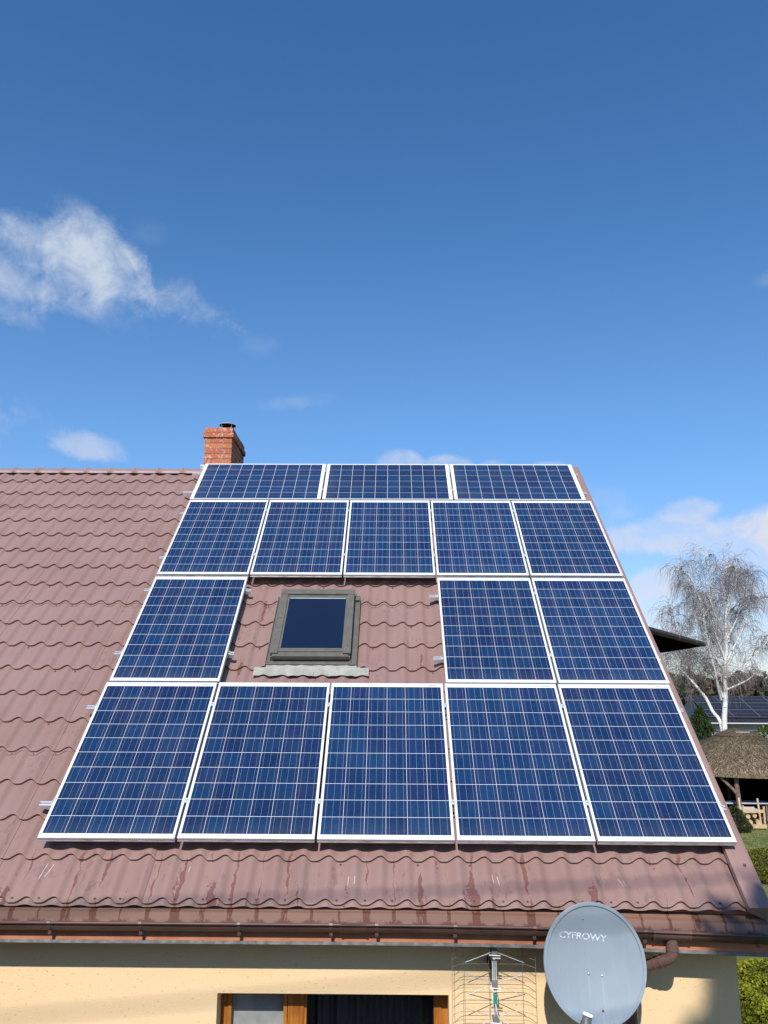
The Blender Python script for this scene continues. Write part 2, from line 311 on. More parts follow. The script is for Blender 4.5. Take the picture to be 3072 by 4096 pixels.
M_NROOF = mat('dark_roof_tile', rough=.5, build=mottled((.035, .032, .030), (.06, .056, .052), 8, 4))
M_NGUT = mat('brown_gutter', (.034, .017, .014), .6, spec=.25)
M_NSOF = mat('soffit_and_shade_black', (.006, .004, .005), .8, spec=0.)
M_FARROOF = mat('far_roof_sheet', (.03, .031, .034), .4)
M_FARWALL = mat('far_wall', rough=.9, build=mottled((.22, .22, .235), (.30, .30, .32), 3, 4))
M_FARPV = mat('far_panel_glass', (.016, .015, .022), .35, spec=.25)
M_FARFR = mat('far_panel_frame', (.11, .11, .12), .5)
def b_lawn(g, P):
    oc = g.n('ShaderNodeTexCoord').outputs['Object']
    n = g.noise(oc, .35, 4); n2 = g.noise(oc, 2.3, 5, .7); n3 = g.noise(oc, 26, 4, .7)
    c = g.mix(g.ss(.4, .6, n), (.125, .165, .040), (.205, .205, .07)); c = g.mix(g.ss(.5, .64, n2), c, (.31, .26, .13)); c = g.mix(g.m('MULTIPLY', g.ss(.5, .7, n3), .7), c, (.03, .048, .012))
    x, y, z = g.xyz(oc); c = g.mix(g.ss(40, 80, y), c, (.07, .075, .035))
    g.L.new(c, P.inputs['Base Color']); bump(g, P, n3, 1., .05)
M_LAWN = mat('lawn_turf', rough=.95, spec=.1, build=b_lawn)

# ------------------------------------------------------------------ mesh helpers
def acc(p):
    o = np.zeros(3)
    while p is not None: o = o + np.array(p.get('_o', (0, 0, 0))); p = p.parent
    return o
class MB:
    def __init__(s): s.v = []; s.f = []; s.mi = []; s.uv = []; s.tint = []; s.cur = 0; s.t = (1, 1, 1)
    def add(s, vs, fs, uv=None):
        b = len(s.v); s.v += [tuple(map(float, p)) for p in vs]
        s.uv += [tuple(map(float, q)) for q in uv] if uv is not None else [(0, 0)] * len(vs)
        for f in fs: s.f.append([b + i for i in f]); s.mi.append(s.cur); s.tint.append(s.t)
        return b
    def box(s, a, b):
        x0, y0, z0 = a; x1, y1, z1 = b
        s.add([(x0, y0, z0), (x1, y0, z0), (x1, y1, z0), (x0, y1, z0), (x0, y0, z1), (x1, y0, z1), (x1, y1, z1), (x0, y1, z1)],
              [(0, 3, 2, 1), (4, 5, 6, 7), (0, 1, 5, 4), (1, 2, 6, 5), (2, 3, 7, 6), (3, 0, 4, 7)])
    def bar(s, p, q, w, h, up=(0, 0, 1)):
        p = np.array(p, float); q = np.array(q, float); d = q - p; d /= np.linalg.norm(d); sd = np.cross(d, up); sd /= np.linalg.norm(sd); u2 = np.cross(sd, d)
        c = []
        for e in (p, q):
            for a, b in ((-1, -1), (1, -1), (1, 1), (-1, 1)): c.append(e + sd * a * w / 2 + u2 * b * h / 2)
        s.add(c, [(0, 1, 2, 3), (7, 6, 5, 4), (0, 4, 5, 1), (1, 5, 6, 2), (2, 6, 7, 3), (3, 7, 4, 0)])
    def tube(s, pts, r, n=8, cap=True):
        pts = [np.array(p, float) for p in pts]; rs = r if isinstance(r, (list, tuple, np.ndarray)) else [r] * len(pts)
        vs = []; prev = None
        for i, p in enumerate(pts):
            d = pts[min(i + 1, len(pts) - 1)] - pts[max(i - 1, 0)]; L = np.linalg.norm(d); d = d / (L if L > 1e-9 else 1)
            if prev is None:
                a = np.array([0, 0, 1.]) if abs(d[2]) < .9 else np.array([1., 0, 0]); e1 = np.cross(d, a)
            else: e1 = prev - d * (prev @ d)
            e1 /= np.linalg.norm(e1); prev = e1; e2 = np.cross(d, e1)
            for k in range(n): t = 2 * math.pi * k / n; vs.append(p + rs[i] * (e1 * math.cos(t) + e2 * math.sin(t)))
        fs = [(i * n + k, i * n + (k + 1) % n, (i + 1) * n + (k + 1) % n, (i + 1) * n + k) for i in range(len(pts) - 1) for k in range(n)]
        if cap and n > 3: fs += [tuple(range(n))[::-1], tuple(range((len(pts) - 1) * n, len(pts) * n))]
        s.add(vs, fs)
    def lathe(s, c, prof, n=24, ax=(0, 0, 1)):
        c = np.array(c, float); ax = np.array(ax, float); ax /= np.linalg.norm(ax); a = np.array([1., 0, 0]) if abs(ax[0]) < .9 else np.array([0, 1., 0]); e1 = np.cross(ax, a); e1 /= np.linalg.norm(e1); e2 = np.cross(ax, e1)
        vs = [c + ax * z + r * (e1 * math.cos(2 * math.pi * k / n) + e2 * math.sin(2 * math.pi * k / n)) for r, z in prof for k in range(n)]
        fs = [(i * n + k, i * n + (k + 1) % n, (i + 1) * n + (k + 1) % n, (i + 1) * n + k) for i in range(len(prof) - 1) for k in range(n)]
        s.add(vs, fs)
    def sweepx(s, prof, xs, dz=None, closed=False, uvs=False):
        np_ = len(prof); vs = []; uv = []
        for x in xs:
            for j, (y, z) in enumerate(prof): vs.append((x, y, z + (dz(x) if dz else 0))); uv.append((x, j / (np_ - 1)))
        fs = []
        for i in range(len(xs) - 1):
            for j in range(np_ if closed else np_ - 1):
                k = (j + 1) % np_; fs.append((i * np_ + j, (i + 1) * np_ + j, (i + 1) * np_ + k, i * np_ + k))
        if closed: fs += [tuple(range(np_)), tuple(range((len(xs) - 1) * np_, len(xs) * np_))[::-1]]
        s.add(vs, fs, uv)
    def build(s, name, mats, parent=None, smooth=None, origin=None):
        me = bpy.data.meshes.new(name); off = np.array(origin) if origin is not None else acc(parent)
        me.from_pydata([tuple(np.array(p) - off) for p in s.v] if off.any() else s.v, [], s.f)
        for M in (mats if isinstance(mats, (list, tuple)) else [mats]): me.materials.append(M)
        me.polygons.foreach_set('material_index', s.mi)
        li = np.zeros(len(me.loops), int); me.loops.foreach_get('vertex_index', li)
        if any(q != (0, 0) for q in s.uv[:400]):
            ul = me.uv_layers.new(name='UVMap'); ul.data.foreach_set('uv', np.array(s.uv)[li].ravel())
        if any(t != (1, 1, 1) for t in s.tint):
            ca = me.color_attributes.new('tint', 'FLOAT_COLOR', 'CORNER'); arr = np.ones((len(me.loops), 4)); lt = np.array([p.loop_total for p in me.polygons])
            arr[:, :3] = np.repeat(np.array(s.tint), lt, axis=0); ca.data.foreach_set('color', arr.ravel())
        me.update()
        if smooth is not None:
            me.polygons.foreach_set('use_smooth', [True] * len(me.polygons))
            me.set_sharp_from_angle(angle=R(smooth))
        o = bpy.data.objects.new(name, me); COL.objects.link(o)
        if parent is not None: o.parent = parent
        if origin is not None: o.location = tuple(off) if parent is None else tuple(off)
        return o
def tag(o, label=None, cat=None, group=None, kind=None):
    for k, v in (('label', label), ('category', cat), ('group', group), ('kind', kind)):
        if v: o[k] = v
    return o
def thing(name, loc, label, cat, group=None):
    o = bpy.data.objects.new(name, None); COL.objects.link(o); o.location = tuple(map(float, loc)); o['_o'] = [float(x) for x in loc]; o.empty_display_size = .1
    return tag(o, label, cat, group)
def sub(o, p):        # children of a part sit at the part's own origin
    return o

# ------------------------------------------------------------------ ground
gm = MB(); gm.add([(-900, -300, 0), (900, -300, 0), (900, 1500, 0), (-900, 1500, 0)], [(0, 1, 2, 3)])
tag(gm.build('lawn', M_LAWN), 'green and straw coloured lawn round the house', 'lawn', kind='structure')
q0 = MB.__new__(MB); MB.__init__(q0); q0.add([(-14, -9, .004), (4.9, -9, .004), (4.9, -.02, .004), (-14, -.02, .004)], [(0, 1, 2, 3)])  # unseen paving sheet, added so the ground bounces neutral light onto the wall
tag(q0.build('added_bounce_yard', mat('bounce_paving', rough=.9, spec=.1, build=mottled((.12, .108, .095), (.165, .15, .135), 3, 5))), 'grey paving sheet added unseen before the house front for neutral bounce light', 'yard', kind='structure')
gb = MB(); npr = np.random.default_rng(3)
for i in range(26000):
    x = npr.uniform(5.6, 16.5); y = npr.uniform(3., 23.5)
    if x < 5.2 + (y + 6.2) * .30: continue
    a = npr.uniform(0, 6.28); hh = npr.uniform(.03, .10) * (1 if y < 14 else .8); w = npr.uniform(.006, .014); dx_, dy_ = math.cos(a), math.sin(a); l = npr.normal(0, .04, 2)
    p = npr.random(); patch = math.sin(x * 1.7 + 1.3 * math.sin(y * .9)) + math.sin(y * 1.1 + x * .5)
    gb.t = (.32, .27, .13) if p < .22 + .16 * (patch > .5) + .2 * (13 < y < 19) else ((.12, .18, .04) if p < .7 else (.19, .22, .065))
    gb.add([(x - dx_ * w, y - dy_ * w, .0), (x + dx_ * w, y + dy_ * w, .0), (x + l[0], y + l[1], hh)], [(0, 1, 2)])
tag(gb.build('grass', M_LEAF), 'short spring grass blades mixed with dry straw', 'grass', kind='stuff')

# ------------------------------------------------------------------ house
HB = -.165                      # tile trough level below the panel plane
PER, U0 = .187, -.137; MOD, V1 = .3433, -.041
UL, UR = -8.0, 5.0; VB, VT = V1 - MOD, 6.09
YR, ZR = rp(0, VT, HB)[1:]      # ridge
XG = 4.96                       # gable wall plane
house = thing('house', (0, 0, 0), 'cream rendered house under a brown metal tile roof covered with solar panels', 'house')
def sag(x): return -.036 * max(0., (x - 2.3) / 2.3) ** 2
def wave(u):
    p = ((u - U0) / PER) % 1.
    if p < .34: return .5 + .5 * math.cos(math.pi * p / .34)
    if p < .50: return 0.
    return .5 - .5 * math.cos(math.pi * (p - .5) / .5)
AMP, STEP, DV = .024, .021, .030
def tile_h(u, v):               # height of the tile surface over the trough level
    w = wave(u); vv = v + DV * (1 - w); k = math.floor((vv - V1) / MOD); t = (vv - V1) / MOD - k
    return HB + AMP * w + STEP * (1 - t)
seams = [-.255 + 1.1 * k for k in range(-8, 5)]
us = []
nper = int((UR - UL) / PER) + 1
for i in range(nper + 1):
    for p in (0, .06, .12, .17, .22, .28, .34, .42, .5, .58, .66, .74, .82, .88, .94):
        u = U0 + PER * (i + math.floor((UL - U0) / PER) + p)
        if UL <= u <= UR: us.append(u)
for s_ in seams: us += [s_ - .0012, s_ + .0012, s_ - .03, s_ - .09]
us = sorted(set(us + [UR]))
def seamh(u):
    for s_ in seams:
        if s_ - .09 <= u < s_: return .0055 * min(1, (u - s_ + .09) / .06)
    return 0.
rows = [(-2, .868, 'lip'), (-2, .868, 0), (-2, .90, 0), (-2, .985, 0)]   # (module, t, extra h)
nm = int(math.ceil((VT - VB) / MOD))
for k in range(-1, nm):
    rows += [(k, 0., 'lip'), (k, 0., 0), (k, .035, .0015), (k, .12, 0.001), (k, .45, 0), (k, .85, 0)]
roofm = MB(); vs = []; uvs = []; nu = len(us)
for (k, t, e) in rows:
    for u in us:
        w = wave(u); v = V1 + MOD * (k + t) - DV * (1 - w) * (1 if k > -2 else max(0., (t - .868) / .132))
        h = HB + AMP * w * (1 if k > -2 else .75 + .25 * (t - .868) / .132) + (STEP * (1 - t) + (e if e != 'lip' else 0) if e != 'lip' else (0 if k > -2 else -.003)) + seamh(u)
        v = min(v + (.007 if e == 'lip' else 0), VT + .02)
        vs.append((u, v, h)); uvs.append((u, v))
fs = [(i * nu + j, i * nu + j + 1, (i + 1) * nu + j + 1, (i + 1) * nu + j) for i in range(len(rows) - 1) for j in range(nu - 1)]
wv = [rp(*p) for p in vs]
roofm.add(wv, fs, uvs)
# lapped sheet ends: a second thin edge a hand below some steps
for kk in (3, 9, 15):
    vs2 = []; uv2 = []; 
    for a in range(3):
        for u in us:
            w = wave(u); v = V1 + MOD * kk - DV * (1 - w) - (.032 if a < 2 else 0); h = HB + AMP * w + seamh(u) + STEP * (.032 / MOD if a < 2 else 0) + (.0005 if a == 0 else .0055)
            vs2.append(rp(u, v, h)); uv2.append((u, v))
    roofm.add(vs2, [(i * nu + j, i * nu + j + 1, (i + 1) * nu + j + 1, (i + 1) * nu + j) for i in range(2) for j in range(nu - 1)], uv2)
# rear slope
roofm.add([rp(UL, VT, HB), rp(UR, VT, HB), (UR, 2 * YR + .3, rp(0, VB, HB)[2]), (UL, 2 * YR + .3, rp(0, VB, HB)[2])], [(0, 1, 2, 3)], [(0, 9), (0, 9), (0, 9), (0, 9)])
roof = roofm.build('roof', M_ROOF, house, smooth=38)
# screw heads under the steps
sm = MB(); rs = np.random.default_rng(5)
for k in range(-1, nm):
    for i in range(-40, 28):
        if rs.random() < (.2 if k not in (3, 9, 15, -1) else .8):
            u = U0 + PER * (i + .45) + rs.normal(0, .006)
            if not UL < u < UR - .05: continue
            v = V1 + MOD * k - DV - (.02 if k > -1 else -.03); c0 = rp(u, v, tile_h(u, v) + .0005)
            sm.lathe(c0, [(.0085, 0), (.0085, .004), (.005, .0055), (.005, .011), (0, .011)], 8, (0, -ST, CT))
sm.build('screw', M_GUT, roof, smooth=40)['kind'] = 'stuff'
# ridge caps
for i in range(28):
    a = 1.30 - .331 * (i + 1); b = a + .331
    if b < UL: break
    q = MB(); n = 12
    def ring(x, r, dz=0): return [(x, YR + (r * 1.35) * math.cos(t), ZR - .035 + dz + (r) * math.sin(t)) for t in np.linspace(math.pi * 1.02, -.02 * math.pi, n)]
    secs = [(a - .004, .088), (a + .02, .094), (a + .034, .096), (a + .046, .088), (a + .12, .081), (b - .02, .079), (b + .01, .079)]
    pts = []
    for x, r in secs: pts += ring(x, r)
    q.add(pts, [(i_ * n + j, i_ * n + j + 1, (i_ + 1) * n + j + 1, (i_ + 1) * n + j) for i_ in range(len(secs) - 1) for j in range(n - 1)])
    q.build('ridge_cap', M_TRIM, roof, smooth=35)
q = MB()
pts = []; n = 12
for x in np.linspace(1.31, 5.12, 13): pts += [(x, YR + .115 * math.cos(t), ZR - .035 + .082 * math.sin(t)) for t in np.linspace(math.pi, 0, n)]
q.add(pts, [(i_ * n + j, i_ * n + j + 1, (i_ + 1) * n + j + 1, (i_ + 1) * n + j) for i_ in range(12) for j in range(n - 1)] + [tuple(range(12 * n, 13 * n))])
q.build('ridge_cap', M_TRIM, roof, smooth=35)
# verge strip: upstand, flat top, outer drop
HV = -.088
for si, (va, vb_) in enumerate(((-.455, 1.30), (1.27, 3.05), (3.02, 4.86), (4.83, 6.14))):
    q = MB(); e = .0022 * (si % 2); uo = 5.122
    prof = [(4.968, HV - .045), (4.966, HV + e), (4.996, HV + .005 + e), (5.03, HV + .002 + e), (uo - .02, HV + .004 + e), (uo, HV - .004 + e), (uo, HV - .14)]
    vs = [rp(u, v, h) for v in (va, vb_) for u, h in prof]; n = len(prof)
    q.add(vs, [(j, j + 1, n + j + 1, n + j) for j in range(n - 1)]); q.add([vs[j] for j in range(n)], [tuple(range(n))])
    q.build('verge_trim', M_TRIM, roof)
for v in (-.13, .62, 1.75, 2.4, 3.3, 4.2, 5.3): q = MB(); q.lathe(rp(5.055, v, HV + .006), [(.012, 0), (.012, .004), (.006, .006), (.006, .012), (0, .012)], 8, (0, -ST, CT)); q.build('verge_screw', M_GUT, roof, smooth=40)

# front wall with the window opening, side and rear walls, gable
ZT = Z0 - .62; WX0, WX1, WZ1, WZ0 = 1.353, 2.956, Z0 - 1.008, Z0 - 2.36; WT = .34
q = MB(); XL = -7.9
def wq(x0, x1, z0, z1): q.add([(x0, 0, z0), (x1, 0, z0), (x1, 0, z1), (x0, 0, z1)], [(0, 1, 2, 3)])
wq(XL, WX0, 0, ZT); wq(WX1, XG, 0, ZT); wq(WX0, WX1, WZ1, ZT); wq(WX0, WX1, 0, WZ0)
q.add([(WX0, 0, WZ0), (WX0, WT, WZ0), (WX0, WT, WZ1), (WX0, 0, WZ1)], [(0, 1, 2, 3)]); q.add([(WX1, 0, WZ0), (WX1, WT, WZ0), (WX1, WT, WZ1), (WX1, 0, WZ1)], [(3, 2, 1, 0)])
q.add([(WX0, 0, WZ1), (WX1, 0, WZ1), (WX1, WT, WZ1), (WX0, WT, WZ1)], [(0, 1, 2, 3)]); q.add([(WX0, 0, WZ0), (WX1, 0, WZ0), (WX1, WT, WZ0), (WX0, WT, WZ0)], [(3, 2, 1, 0)])
YB = 2 * YR; zt2 = rp(0, .0, HB)[2]
q.add([(XG, 0, 0), (XG, YB, 0), (XG, YB, ZT), (XG, YR, ZR - .06), (XG, 0, Z0 - .24)], [(0, 1, 2, 3, 4)])
q.add([(XL, 0, 0), (XL, YB, 0), (XL, YB, ZT), (XL, YR, ZR - .06), (XL, 0, Z0 - .24)], [(4, 3, 2, 1, 0)]); q.add([(XL, YB, 0), (XG, YB, 0), (XG, YB, ZT + .3), (XL, YB, ZT + .3)], [(3, 2, 1, 0)])
q.build('wall', M_WALL, house)
# eaves: sheet flashing, fascia, grey edge profile, soffit
xs = list(np.linspace(UL, 2.3, 8)) + list(np.linspace(2.6, 5.12, 10))
q = MB(); q.sweepx([(-.12, Z0 - .36), (-.196, Z0 - .426), (-.222, Z0 - .436), (-.238, Z0 - .505)], xs, sag); q.build('eave_flashing', M_FLASH, house)
q = MB(); q.sweepx([(-.15, Z0 - .36), (-.175, Z0 - .47), (-.235, Z0 - .555), (-.238, Z0 - .632)], xs, sag); q.build('fascia', M_FASC, house)
q = MB(); q.sweepx([(-.246, Z0 - .608), (-.246, Z0 - .628), (-.236, Z0 - .628), (-.236, Z0 - .608)], xs, sag, True); q.build('edge_profile', M_GREY, house)
q = MB(); q.sweepx([(-.238, Z0 - .622), (.02, Z0 - .622)], xs, sag); q.build('soffit', M_GREY, house)
# gutter
GY, GZ, GR = -.262, Z0 - .487, .058
prof = [(GY + GR * math.cos(t), GZ + GR * math.sin(t)) for t in np.linspace(0, -math.pi, 15)]
bead = [(GY - GR - .006 + .009 * math.cos(t), GZ + .004 + .009 * math.sin(t)) for t in np.linspace(-.3, 5.6, 9)]
inner = [(GY + (GR - .003) * math.cos(t), GZ + (GR - .003) * math.sin(t)) for t in np.linspace(-math.pi, 0, 15)]
gxs = list(np.linspace(UL, 2.3, 8)) + list(np.linspace(2.6, 5.14, 10))
q = MB(); q.sweepx(prof + bead + inner, gxs, sag, True); gut = q.build('gutter', M_GUT, house, smooth=50)
for px in (-480, -170, 195, 560, 955, 1324, 1507, 1821, 2139, 2581, 3032):
    x = atY(px, 3705, GY - GR)[0]; q = MB()
    pr = [(GY + (GR + .004) * math.cos(t), GZ + sag(x) + (GR + .004) * math.sin(t)) for t in np.linspace(-2.1, -math.pi, 6)] + [(GY - GR - .018, GZ + sag(x) + .004), (GY - GR - .012, GZ + sag(x) + .016), (GY - GR + .004, GZ + sag(x) + .016)]
    n = len(pr); q.add([(x + dx_, y, z) for dx_ in (-.011, .011) for y, z in pr], [(j, j + 1, n + j + 1, n + j) for j in range(n - 1)])
    bt = pr[0]; q.box((x - .011, bt[0] - .004, bt[1] - .02), (x + .011, bt[0] + .004, bt[1] + .003))
    q.build('gutter_bracket', M_GUT, gut, smooth=40)
for pa, pb in ((1361, 1467), (2612, 2765)):
    xa = atY(pa, 3705, GY - GR)[0]; xb = atY(pb, 3720, GY - GR)[0]; q = MB()
    for x0, x1, r in ((xa, xb, .0035), (xa, xa + .012, .007), (xb - .012, xb, .007)):
        pr = [(GY + (GR + r) * math.cos(t), GZ + (GR + r) * math.sin(t)) for t in np.linspace(-.4, -math.pi, 12)] + [(GY - GR - .017 - r * .4, GZ + .002), (GY - GR - .016, GZ + .0155 + r * .3), (GY - GR, GZ + .0155)]
        q.sweepx(pr, [x0, (x0 + x1) / 2, x1], sag)
    q.build('gutter_joint', M_PIPE if pa > 2000 else M_GUT, gut, smooth=40)
# downpipe
P0 = np.array([4.435, GY, GZ - .05 + sag(4.43)]); 
pth = [P0, P0 + [0, 0, -.075]]
for t in np.linspace(0, 1, 7)[1:]: 
    a = t * R(62); pth.append(P0 + [-.055 * (1 - math.cos(a)), .05 * (1 - math.cos(a)), -.075 - .07 * math.sin(a)])
e = pth[-1]; tgt = np.array([4.235, -.065, e[2] - .115]); pth += [e + (tgt - e) * .5, tgt]
for t in np.linspace(0, 1, 5)[1:]: pth.append(tgt + np.array([-.045 * math.sin(t * R(60)), .0, -.06 * t - .02 * t * t]))
pth.append(np.array([pth[-1][0], pth[-1][1], .12]))
q = MB(); q.tube(pth, .0385, 16)
q.tube([P0 + [0, 0, -.058], P0 + [0, 0, -.072]], .0425, 16); d_ = (tgt - e) / np.linalg.norm(tgt - e)
for a in (.035, .085, .165): q.tube([e + d_ * a, e + d_ * (a + .012)], .0428, 16)
q.build('downpipe', M_PIPE, house, smooth=45)
# window
win = thing('w', (0, 0, 0), '', ''); COL.objects.unlink(win); bpy.data.objects.remove(win)
FY = .150
def wx(px): return atY(px, 4040, FY)[0]
q = MB()
def fr(x0, x1, z0, z1, y0=FY, y1=FY + .07): q.box((x0, y0, z0), (x1, y1, z1))
xA, xB, xC, xD, xE, xF = WX0, wx(914), wx(1146), wx(1226), wx(1746), WX1
fr(xA, xB, WZ0, WZ1); fr(xC, xD, WZ0, WZ1); fr(xE, xF, WZ0, WZ1); fr(xB, xC, WZ1 - .045, WZ1, FY + .003); fr(xD, xE, WZ1 - .045, WZ1, FY + .003); fr(xB, xC, WZ0, WZ0 + .07, FY + .003); fr(xD, xE, WZ0, WZ0 + .07, FY + .003)
fr(xB - .004, xB + .022, WZ0 + .06, WZ1 - .042, FY - .012, FY + .05); fr(xC - .02, xC + .006, WZ0 + .06, WZ1 - .042, FY - .012, FY + .05); fr(xC + .012, xD - .018, WZ0 + .06, WZ1 - .042, FY - .014, FY); fr(xE - .02, xE + .03, WZ0 + .06, WZ1 - .042, FY - .012, FY + .05)
wf = q.build('window_frame', M_WOOD, house)
for a, b in ((xB + .01, xC - .01), (xD - .01, xE + .01)): q = MB(); q.add([(a, FY + .03, WZ0 + .06), (b, FY + .03, WZ0 + .06), (b, FY + .03, WZ1 - .04), (a, FY + .03, WZ1 - .04)], [(0, 1, 2, 3)]); q.build('pane', M_GLASS, wf)
q = MB(); q.box((xB - .0, FY + .045, WZ0 + .02), (xC + .0, FY + .047, WZ1 - .01)); q.build('sheer_curtain', M_SHEER, wf)
q = MB(); n = 140; pts = []
for i in range(n): 
    x = xD - .02 + (xE - xD + .06) * i / (n - 1); y = FY + .22 + .03 * math.sin(i * .31) * (.5 + .5 * math.sin(i * .047 + 1)) + .012 * math.sin(i * .93)
    pts += [(x, y, WZ0), (x, y, WZ1 + .05)]
q.add(pts, [(2 * i, 2 * i + 2, 2 * i + 3, 2 * i + 1) for i in range(n - 1)]); q.build('drape', M_DRAPE, wf, smooth=60)
q = MB(); q.box((WX0 + .02, FY + .5, WZ0 - .3), (WX1 + .4, FY + .52, WZ1 + .2)); q.build('dark_room_sheet', M_DARK, wf)  # near-black sheet stands in for the unlit room behind the window

# chimney
CX0, CX1, CY0, CY1 = -.055, .325, 4.58, 5.50; CZT = Z0 + 4.628; CH = .0765
q = MB(); q.cur = 0; rb = np.random.default_rng(11); q.cur = 1
q.box((CX0 + .006, CY0 + .006, Z0 + 3.5), (CX1 - .006, CY1 - .006, CZT - .004)); q.cur = 0
for k in range(15):
    zt = CZT - k * CH - .0 ; zb = zt - CH + .010; ex = .022 if k == 1 else (.004 if k == 0 else 0)
    if k == 1: q.cur = 1; q.box((CX0 - .014, CY0 - .014, zb + .003), (CX1 + .014, CY1 + .014, zt - .003)); q.cur = 0
    x0, x1, y0, y1 = CX0 - ex, CX1 + ex, CY0 - ex, CY1 + ex
    def brick(a, b):
        c = rb.uniform(.75, 1.2); q.t = (.43 * c, .145 * c * rb.uniform(.85, 1.2), .075 * c); q.box(a, b)
    fw = x1 - x0; spl = [0, .118, fw] if k % 2 == 0 else [0, .25, fw]
    if k in (1, 5): spl = [0, .235, .285, fw]
    for a, b in zip(spl[:-1], spl[1:]):
        jit = rb.normal(0, .0015)
        brick((x0 + a + (.005 if a else 0), y0 + jit, zb), (x0 + b - (.005 if b < fw else 0), y0 + .06, zt)); brick((x0 + a + (.005 if a else 0), y1 - .06, zb), (x0 + b - (.005 if b < fw else 0), y1, zt))
    yy = y0 + .065; i = 0; L = .12 if k % 2 else .25
    while yy < y1 - .07:
        ye = min(yy + L, y1 - .065); brick((x0, yy, zb), (x0 + .06, ye, zt)); brick((x1 - .06, yy, zb), (x1 + rb.normal(0, .001), ye, zt)); yy = ye + .01; L = .25
chim = q.build('chimney', [M_BRICK, M_MORT], house, origin=(CX0, CY0, Z0 + 3.5))
chim['_o'] = (CX0, CY0, Z0 + 3.5)
q = MB(); cc = atY(911, 1703, 5.02) - np.array([0, 0, .088])
prof = [(.118, .086), (.121, .088), (.105, .104), (.07, .118), (.03, .125), (0, .126)]
q.lathe(cc, prof, 32); q.cur = 1; q.lathe(cc, [(.118, .086), (.09, .095), (.05, .102), (0, .105)], 32); q.cur = 0  # underside gets the near-black material to stand for its shade
for a in (.7, 2.3, 3.9, 5.5): q.tube([cc + [.075 * math.cos(a), .075 * math.sin(a), -.02], cc + [.105 * math.cos(a), .105 * math.sin(a), .09]], .004, 6)
q.cur = 1; q.tube([cc + [0, 0, -.22], cc + [0, 0, .0]], .08, 24, False)
q.tube([cc + [0, 0, -.05], cc + [0, 0, .03]], .075, 24, False)
q.cur = 0; q.build('rain_cap', [M_STEEL, M_DARK], chim, smooth=40)
q = MB(); xs_ = np.linspace(CX0 - .035, CX1 + .045, 14); pts = []
for x in xs_:
    bulge = -.012 * math.sin((x - CX0) / (CX1 - CX0) * 3.1) + (.012 if x > CX1 else 0)
    pts += [(x, CY0 - .03, Z0 + 4.055 + bulge), (x, CY0 - .005, Z0 + 4.085 + bulge), (x, CY0 - .002, Z0 + 4.092 + bulge)]
q.add(pts, [(3 * i + j, 3 * i + 3 + j, 3 * i + 4 + j, 3 * i + 1 + j) for i in range(13) for j in range(2)])
q.box((CX0 - .03, CY0 - .02, Z0 + 3.6), (CX0 - .002, CY1 + .02, Z0 + 4.05)); q.box((CX1 + .002, CY0 - .02, Z0 + 3.6), (CX1 + .03, CY1 + .02, Z0 + 4.05)); q.box((CX0 - .002, CY0 - .03, Z0 + 3.6), (CX1 + .002, CY0 - .002, Z0 + 4.055))
q.build('chimney_flashing', M_LEAD, chim, smooth=30)

# roof window
def rmesh(name, mats, parent, fn, smooth=None):
    q = MB(); fn(q); q.v = [tuple(rp(*p)) for p in q.v]; return q.build(name, mats, parent, smooth)
SU0, SU1, SV0, SV1 = 1.405, 2.165, 2.065, 3.105
GU0, GU1, GV0, GV1 = 1.495, 2.082, 2.165, 2.985
def f(q):
    q.box((SU0, SV0 + .0, HB - .01), (SU1, SV1, -.055))
    q.box((SU0 - .001, SV0 + .02, -.055), (SU0 + .07, SV1 - .075, -.018)); q.box((SU1 - .07, SV0 + .02, -.055), (SU1 + .001, SV1 - .075, -.018)); q.box((SU0 - .006, SV1 - .08, -.055), (SU1 + .006, SV1 + .004, -.012))
    q.box((SU0 + .07, SV0 + .05, -.055), (SU1 - .07, GV0, -.026)); q.box((SU0 + .02, SV0 - .012, -.07), (SU1 - .02, SV0 + .05, -.034))
    q.box((SU0 + .07, GV0, -.055), (GU0, GV1, -.030)); q.box((GU1, GV0, -.055), (SU1 - .07, GV1, -.030)); q.box((SU0 + .07, GV1, -.055), (SU1 - .07, SV1 - .08, -.030))
    for a, b in ((.03, .002), (.03, .0)): q.box((SU0 + .012, 2.62, -.018), (SU0 + .062, 2.624, -.0165))
    q.box((SU1 - .062, 2.62, -.018), (SU1 - .012, 2.624, -.0165))
skyl = rmesh('skylight_frame', M_CLAD, house, f)
rmesh('pane_top_strip', M_ALU, skyl, lambda q: q.box((GU0 + .004, GV1 - .014, -.034), (GU1 - .004, GV1 - .002, -.0325)))  # thin pale aluminium strip along the top of the pane
rmesh('skylight_pane', M_SKYGL, skyl, lambda q: q.box((GU0, GV0, -.05), (GU1, GV1, -.034)))
def f(q):
    for a, b in ((SU0 - .045, SU0 - .002), (SU1 + .002, SU1 + .062)):
        q.box((a, SV0 - .03, HB - .005), (b, SV1 - .02, -.105)); q.box((a, SV0 - .03, -.105), (a + .008, SV1 - .02, -.088)); q.box((b - .008, SV0 - .03, -.105), (b, SV1 - .02, -.092))
    q.box((SU1 + .012, SV1 - .10, -.105), (SU1 + .058, SV1 - .02, -.075)); q.box((SU0 - .045, SV0 - .05, HB - .005), (SU1 + .062, SV0 - .002, -.10)); q.box((SU0 - .02, SV1 + .005, HB), (SU1 + .02, SV1 + .05, -.10))
rmesh('side_flashing', M_CLAD, skyl, f)
q = MB(); nu2, nv2 = 150, 8; pts = []; uv = []
